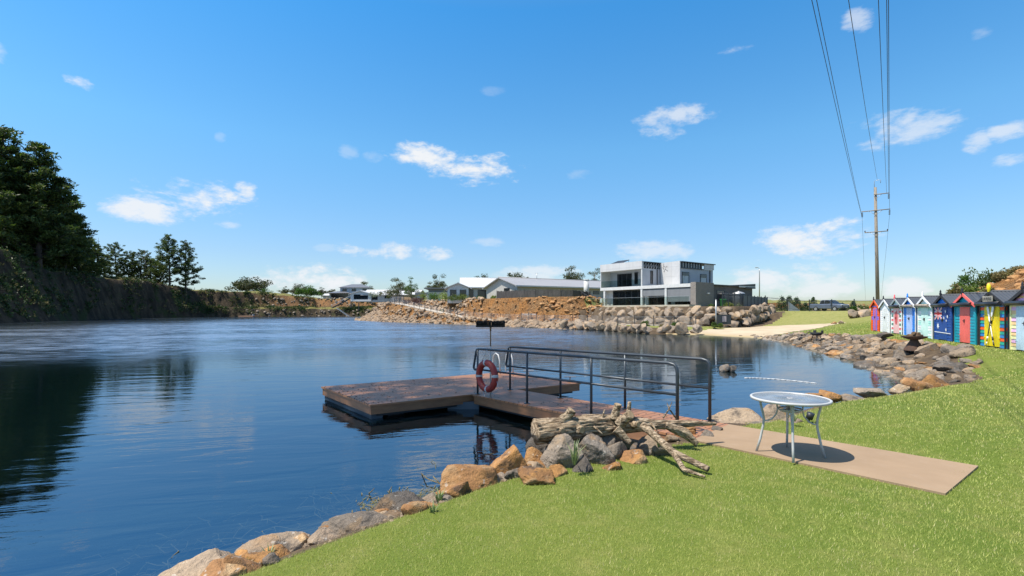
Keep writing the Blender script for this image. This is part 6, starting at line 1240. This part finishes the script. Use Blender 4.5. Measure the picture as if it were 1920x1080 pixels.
for i, (px, py, yb, w, d, mt, lab) in enumerate([(838, 548, 560, 46, 92, 'yellowgreen', 'pale yellow green flowering shrub below the white house'), (868, 551, 561, 30, 91, 'yellowgreen', 'smaller yellow green shrub right of the large flowering one'), (812, 548, 560, 30, 98, 'green', 'dark green garden shrub left of the flowering shrub'), (852, 553, 562, 34, 90, 'shrub', 'green shrub between the two flowering ones'), (898, 556, 562, 26, 88, 'green', 'low green hedge shrub in front of the white house'), (925, 552, 561, 14, 84, 'yellowgreen', 'round pale shrub at the left end of the paling fence'),
      (784, 561, 566, 40, 103, 'purple', 'purple leaved shrub at the top of the stone bank'), (765, 562, 567, 26, 106, 'purple', 'smaller purple shrub left of the larger purple one'), (793, 545, 560, 16, 108, 'yellowgreen', 'feathery young palm in the garden'), (700, 546, 557, 22, 160, 'silver', 'silvery tree before the white roofed far house'), (1075, 559, 566, 30, 71, 'reed', 'green weeds on the top right of the orange bank'), (1098, 562, 569, 24, 71, 'reed', 'weeds beside the garden stairs'),
      (1155, 604, 612, 12, 57, 'reed', 'small green reed clump behind the waterside boulders, left of the others'), (1210, 601, 613, 20, 54.5, 'reed', 'reed clump in the middle of the boulder row'), (1265, 602, 613, 16, 53, 'reed', 'reed clump below the right part of the boulder wall'), (1340, 603, 613, 14, 50.5, 'reed', 'bright green plant left of the notice board'), (1350, 604, 613, 12, 50.5, 'reed', 'bright green plant right below the notice board'), (1242, 605, 625, 20, 47.5, 'dryplant', 'tuft of brown dry reeds standing at the water edge'),
      (1365, 566, 577, 22, 60, 'yellowgreen', 'pale shrub in front of the brick wing'), (1332, 570, 578, 16, 57, 'reed', 'low green plant at the right end of the terrace'), (1386, 569, 577, 16, 60.5, 'silver', 'white flowering shrub before the water tank'), (1620, 574, 581, 26, 57.5, 'shrub', 'yellowish plant growing on top of the rockery'), (1600, 575, 581, 14, 57, 'green', 'small green plant at the left of the rockery'),
      (870, 583, 592, 10, 88, 'green', 'small weed on the stone bank below the path fence'), (830, 578, 588, 14, 93, 'green', 'green ground plant left on the stone bank beside the path')]):
    q = P(px, py, d); c = P(px, yb, d); w_ = w*d/FPX; tree('garden_shrub' if mt not in ('reed', 'dryplant') else 'reed_clump', (c.x, c.y, c.z), bush_mesh(330+i, w_, max(q.z-c.z, .4), ln=max(.16, w_*.06), spiky=1.6 if mt in ('reed', 'dryplant') else 0), mt, lab, 'shrub', None, i)
# bush and dry growth on the mound
for i, (px, py, w, d, mt, lab, n) in enumerate([(1836, 500, 84, 45, 'shrub', 'large olive green bush on the mound behind the huts', 60), (1806, 512, 46, 44, 'green', 'darker leafy bush at the left of the large olive bush', 50), (1792, 530, 40, 43, 'dryplant', 'dry brown bush low on the left of the mound', 40), (1826, 534, 54, 41, 'yellowgreen', 'pale grassy bush just above the teal hut roof', 44), (1880, 519, 40, 43, 'dryplant', 'dry grass clump on the slope of the mound', 40), (1905, 508, 50, 45, 'dryplant', 'dry grass clump on the top of the mound', 40), (1856, 540, 30, 40, 'dryplant', 'dry tuft above the yellow door hut', 30)]):
    q = P(px, py, d); z = hz(q.x, q.y)-.2; h = max(q.z-z, .9); tree('mound_bush', (q.x, q.y, z), bush_mesh(380+i, w*d/FPX, h, n, 40, .24, 1.0), mt, lab, 'bush', None, i)
# scrub clinging to the cliffs
x0 = []
rg = np.random.default_rng(44); xx = rg.uniform(-135, -40, 42000); yy = rg.uniform(55, 205, 42000); z, zo, D, ins = terrain(xx, yy); mm = (zo == 2) & (~ins) & (D > .5) & (D < 9); sel = fbm2(xx, yy, .12, 3, 90)+fbm2(xx, yy, .5, 2, 91)*.6 > -.05; mm &= sel
q = np.stack([xx, yy, z+.1], 1)[mm]; dk = rg.random(len(q)) < .72
struct(link('cliff_scrub', leaf_mesh('cliff_scrub', leaves(q[dk], rg.uniform(.4, 1.1, dk.sum()), 22, .5, .2, rg, .8, .4), M['conifer'])), 'dark green scrub growing over the quarry cliff', 'stuff')
struct(link('cliff_dry_grass', leaf_mesh('cliff_dry_grass', leaves(q[~dk], rg.uniform(.35, .8, (~dk).sum()), 22, .5, .12, rg, .7, .8), M['dryplant'])), 'dry grass tufts on the ledges of the quarry cliff', 'stuff'); print('scrub', len(q))
# tall tree outside the frame on the near left bank: its crown shades the platform
def shade():
    rg = np.random.default_rng(77); t = thing('tall_gum', (-16.5, -3.0, hz(-16.5, -3)), 'tall gum with a spreading crown on the near left bank, shading the platform', 'tree'); mb = MB(); mb.tube([(0, 0, -.5), (.3, 1, 9), (.5, 3, 17), (.2, 5, 22)], [.5, .4, .3, .12], 10); C = []; Rd = []
    S = np.array(SUNV); zc_ = 23.0
    tgt = [(-3.6, 12.2), (-2.7, 11.2), (-2.3, 12.6), (-1.5, 11.4), (-1.2, 12.8), (-.3, 11.7), (.3, 12.6), (-.2, 10.4), (.6, 9.6), (1.1, 10.8), (.9, 12.9), (-3.0, 10.4), (-1.8, 10.3), (-4.6, 11.4), (.0, 13.3), (1.4, 9.0), (-2.2, 13.3), (.4, 11.0), (-1.0, 10.2), (-4.2, 12.9)]
    for (x, y) in tgt:
        z = zc_+rg.uniform(-2.5, 2.5); k = (z-.3)/S[2]; c = np.array([x, y, .3])+S*k-np.array(t.location); C.append(c); Rd.append(rg.uniform(.9, 1.15)); mb.tube([(.4, 4, 19), tuple((np.array([.4, 4, 19])+c)/2+np.array([0, 0, .6])), tuple(c)], [.14, .09, .03], 6)
    mb.build('trunk', M['gumbark'], t); link('crown', leaf_mesh('crown', leaves(np.array(C), np.array(Rd), 230, .34, .13, rg, .8), M['gum']), t)
shade()
# ================================================================ GRASS
m, t, b = MAT('grass_blades'); g = t.new('ShaderNodeNewGeometry'); r = g.outputs['Random Per Island']; co = t.coords(); n1 = t.noise(co, .42, 4, .55); n2 = t.noise(co, 2.2, 4, .6)
k = t.mix(t.ramp(r, .0, .9), (.15, .205, .026), (.53, .56, .165)); k = t.mix(t.ramp(n1, .38, .62, 0, .55), k, (.46, .42, .14)); k = t.mix(t.ramp(t.math('ADD', r, t.math('MULTIPLY', t.math('SUBTRACT', n2, .5), .9)), .88, 1.0), k, (.62, .54, .30))
at = t.new('ShaderNodeAttribute', attribute_name='dry'); k = t.mix(t.math('MULTIPLY', at.outputs['Fac'], t.ramp(r, .2, .7, .4, 1)), k, (.44, .37, .17))
t.set(b.inputs['Base Color'], k); b.inputs['Roughness'].default_value = .55; b.inputs['Specular IOR Level'].default_value = .25
tr = t.new('ShaderNodeBsdfTranslucent'); t.set(tr.inputs[0], t.mix(1.0, k, (1.1, 1.2, .7), 'MULTIPLY')); mx = t.new('ShaderNodeMixShader'); mx.inputs[0].default_value = .35; t.l.new(b.outputs[0], mx.inputs[1]); t.l.new(tr.outputs[0], mx.inputs[2]); t.l.new(mx.outputs[0], t.n['Material Output'].inputs[0]); M['blades'] = m
def grass():
    rg = np.random.default_rng(99); Vs = []; Dr = []
    bands = [(2.2, 4.5, 8000, .027, .0034), (4.5, 7, 4800, .030, .0045), (7, 11, 1900, .034, .007), (11, 18, 640, .040, .013), (18, 32, 170, .045, .026), (32, 60, 36, .055, .06)]
    for (r0, r1, den, hh, ww) in bands:
        a0, a1 = R_(-48), R_(56); n = int(.5*(a1-a0)*(r1*r1-r0*r0)*den); a = rg.uniform(a0, a1, n); r = np.sqrt(rg.uniform(r0*r0, r1*r1, n)); x = np.sin(a)*r; y = np.cos(a)*r
        z, zo, D, ins = terrain(x, y, True); m_ = (zo == 1) & (~ins) & (D > np.where(x < 3, .66, .60)+.25*fbm2(x, y, 1.3, 3, 71)) & (polysd(x, y, SLAB) > -.055+.11*fbm2(x, y, 3.5, 3, 72)) & (polysd(x, y, BEACH) > .6)
        if r1 > 12: m_ &= ~((D < 2.4+.5*fbm2(x, y, .8, 2, 5)) & (y > 15) & (x > 11))
        x, y, z, D = x[m_], y[m_], z[m_], D[m_]; n = len(x); p = np.stack([x, y, z-.006], 1)
        an = rg.uniform(0, 6.28, n); h_ = hh*rg.uniform(.55, 1.25, n); le = rg.uniform(.15, .95, n)*h_; an2 = an+rg.uniform(-.8, .8, n)+1.57
        tip = p+np.stack([np.cos(an2)*le, np.sin(an2)*le, h_], 1); w = ww*rg.uniform(.6, 1.2, n); s_ = np.stack([np.cos(an)*w/2, np.sin(an)*w/2, np.zeros(n)], 1)
        Vs.append(np.stack([p-s_, p+s_, tip], 1).reshape(-1, 3))
        edge = np.clip(1-(D-.62)/.8, 0, 1)*(y < 14)+.75*np.clip(1-(D-2.2)/1.6, 0, 1)*(y >= 14); edge = np.maximum(edge, sstep(y, 44, 56)*.55); edge = np.clip(edge*(.75+.6*fbm2(x, y, 1.5, 3, 73)), 0, 1); Dr.append(np.repeat(edge, 3))
    V_ = np.concatenate(Vs); me = mesh_np('grass', V_, np.arange(len(V_)).reshape(-1, 3)); at = me.attributes.new('dry', 'FLOAT', 'POINT'); at.data.foreach_set('value', np.concatenate(Dr).astype(np.float32))
    struct(link('grass', me, None, M['blades']), 'short yellow green lawn grass with dry straw coloured blades', 'stuff'); print('blades', len(V_)//3)
grass()
# longer weeds among the rocks
M['weed'] = leafmat('weed_leaves', (.17, .22, .10), (.25, .30, .15), (.34, .34, .2), .3)
for i, (px, py, d, h, lab) in enumerate([(1077, 872, 5.35, .26, 'long leaved green weed growing before the big grey boulder'), (824, 946, 4.75, .17, 'small green weed tuft beside the dark pitted rock'), (812, 968, 4.4, .12, 'pale weed at the lawn edge by the small brown rock'), (505, 1062, 3.75, .15, 'trailing weed in the cleft of the white splashed boulder'), (458, 1076, 3.6, .12, 'short weed between the nearest two boulders'), (1235, 838, 6.05, .10, 'weed sprouting under the end of the log'), (1490, 790, 7.6, .16, 'leafy weed at the edge of the slab behind the table')]):
    c = P(px, py, d); w_ = thing('weed', c, lab, 'weed'); rg = np.random.default_rng(600+i); Vv = []
    for k in range(16):
        a = rg.uniform(0, 6.28); le = rg.uniform(.25, .7)*h; hh = h*rg.uniform(.5, 1.1); dx = np.array([math.cos(a), math.sin(a), 0]); sd = np.array([-dx[1], dx[0], 0])*rg.uniform(.006, .011); b0_ = dx*.01; m_ = dx*le*.45+np.array([0, 0, hh*.7]); e = dx*le+np.array([0, 0, hh]); Vv += [b0_-sd, b0_+sd, m_+sd*.9, m_-sd*.9, m_-sd*.9, m_+sd*.9, e+sd*.1, e-sd*.1]
    link('leaves', leaf_mesh('leaves', np.array(Vv), M['weed']), w_)
# drowned weed and floating straw at the near shore
rg = np.random.default_rng(15); mb = MB()
for k in range(420):
    u = rg.uniform(0, 5.2); i = int(u); q = SP[2+i]+(SP[3+i]-SP[2+i])*(u-i); e = SP[3+i]-SP[2+i]; e = e/np.hypot(*e); o_ = np.array([-e[1], e[0]])*rg.uniform(.1, 1.5); x, y = q+o_; z = -.015-.22*rg.random(); a = rg.uniform(0, 6.28); L = rg.uniform(.12, .5); pts = []
    for j in range(5): pts.append((x+math.cos(a)*L*j/4+rg.normal()*.02, y+math.sin(a)*L*j/4+rg.normal()*.02, z+rg.normal()*.015)); a += rg.normal()*.35
    mb.tube(pts, rg.uniform(.003, .007), 4)
M['waterweed'] = basic('waterweed', (.13, .12, .07), (.07, .075, .04), .9, 8)
struct(mb.build('water_weed', M['waterweed']), 'tangled brown weed just under the water along the near rocks', 'stuff')
Vv = []
for k in range(420):
    t_ = rg.random()**1.2; c = P(690+150*t_+rg.normal()*14, 942-18*t_+rg.normal()*9, 5.2); c = np.array(G(690+150*t_+rg.normal()*16, 948-22*t_+rg.normal()*9, .0)); c[2] = .006+.004*rg.random(); a = rg.uniform(0, 6.28); L = rg.uniform(.015, .075); x = np.array([math.cos(a), math.sin(a), .05])*L; y = np.array([-x[1], x[0], 0])*.12; Vv += [c-x, c-y, c+x, c+y]
struct(link('floating_straw', leaf_mesh('floating_straw', np.array(Vv), M['dryplant'])), 'straw and leaf scraps floating at the pitted dark rock', 'stuff')
for i, (pts, lab) in enumerate([([(790, 888, .0), (800, 897, .05), (822, 906, .04), (845, 912, -.02)], 'thin bare twig sticking out of the water left of the orange boulders'), ([(812, 893, .1), (823, 905, .03), (833, 912, -.02)], 'thin short twig crossing the longer twig in the water'), ([(732, 931, .01), (730, 920, .09), (735, 912, .12)], 'curved stalk standing from the floating straw'), ([(690, 926, -.02), (696, 922, .05), (702, 915, .09)], 'small pale twig left of the curved stalk')]):
    w = [P(px, py, (CAMZ-z)*FPX/(py-HY)) for (px, py, z) in pts]; t = thing('twig', w[0], lab, 'twig'); mb = MB(); mb.tube(w, [.007]*(len(w)-1)+[.003], 6); mb.build('stem', M['dryplant'], t, True)
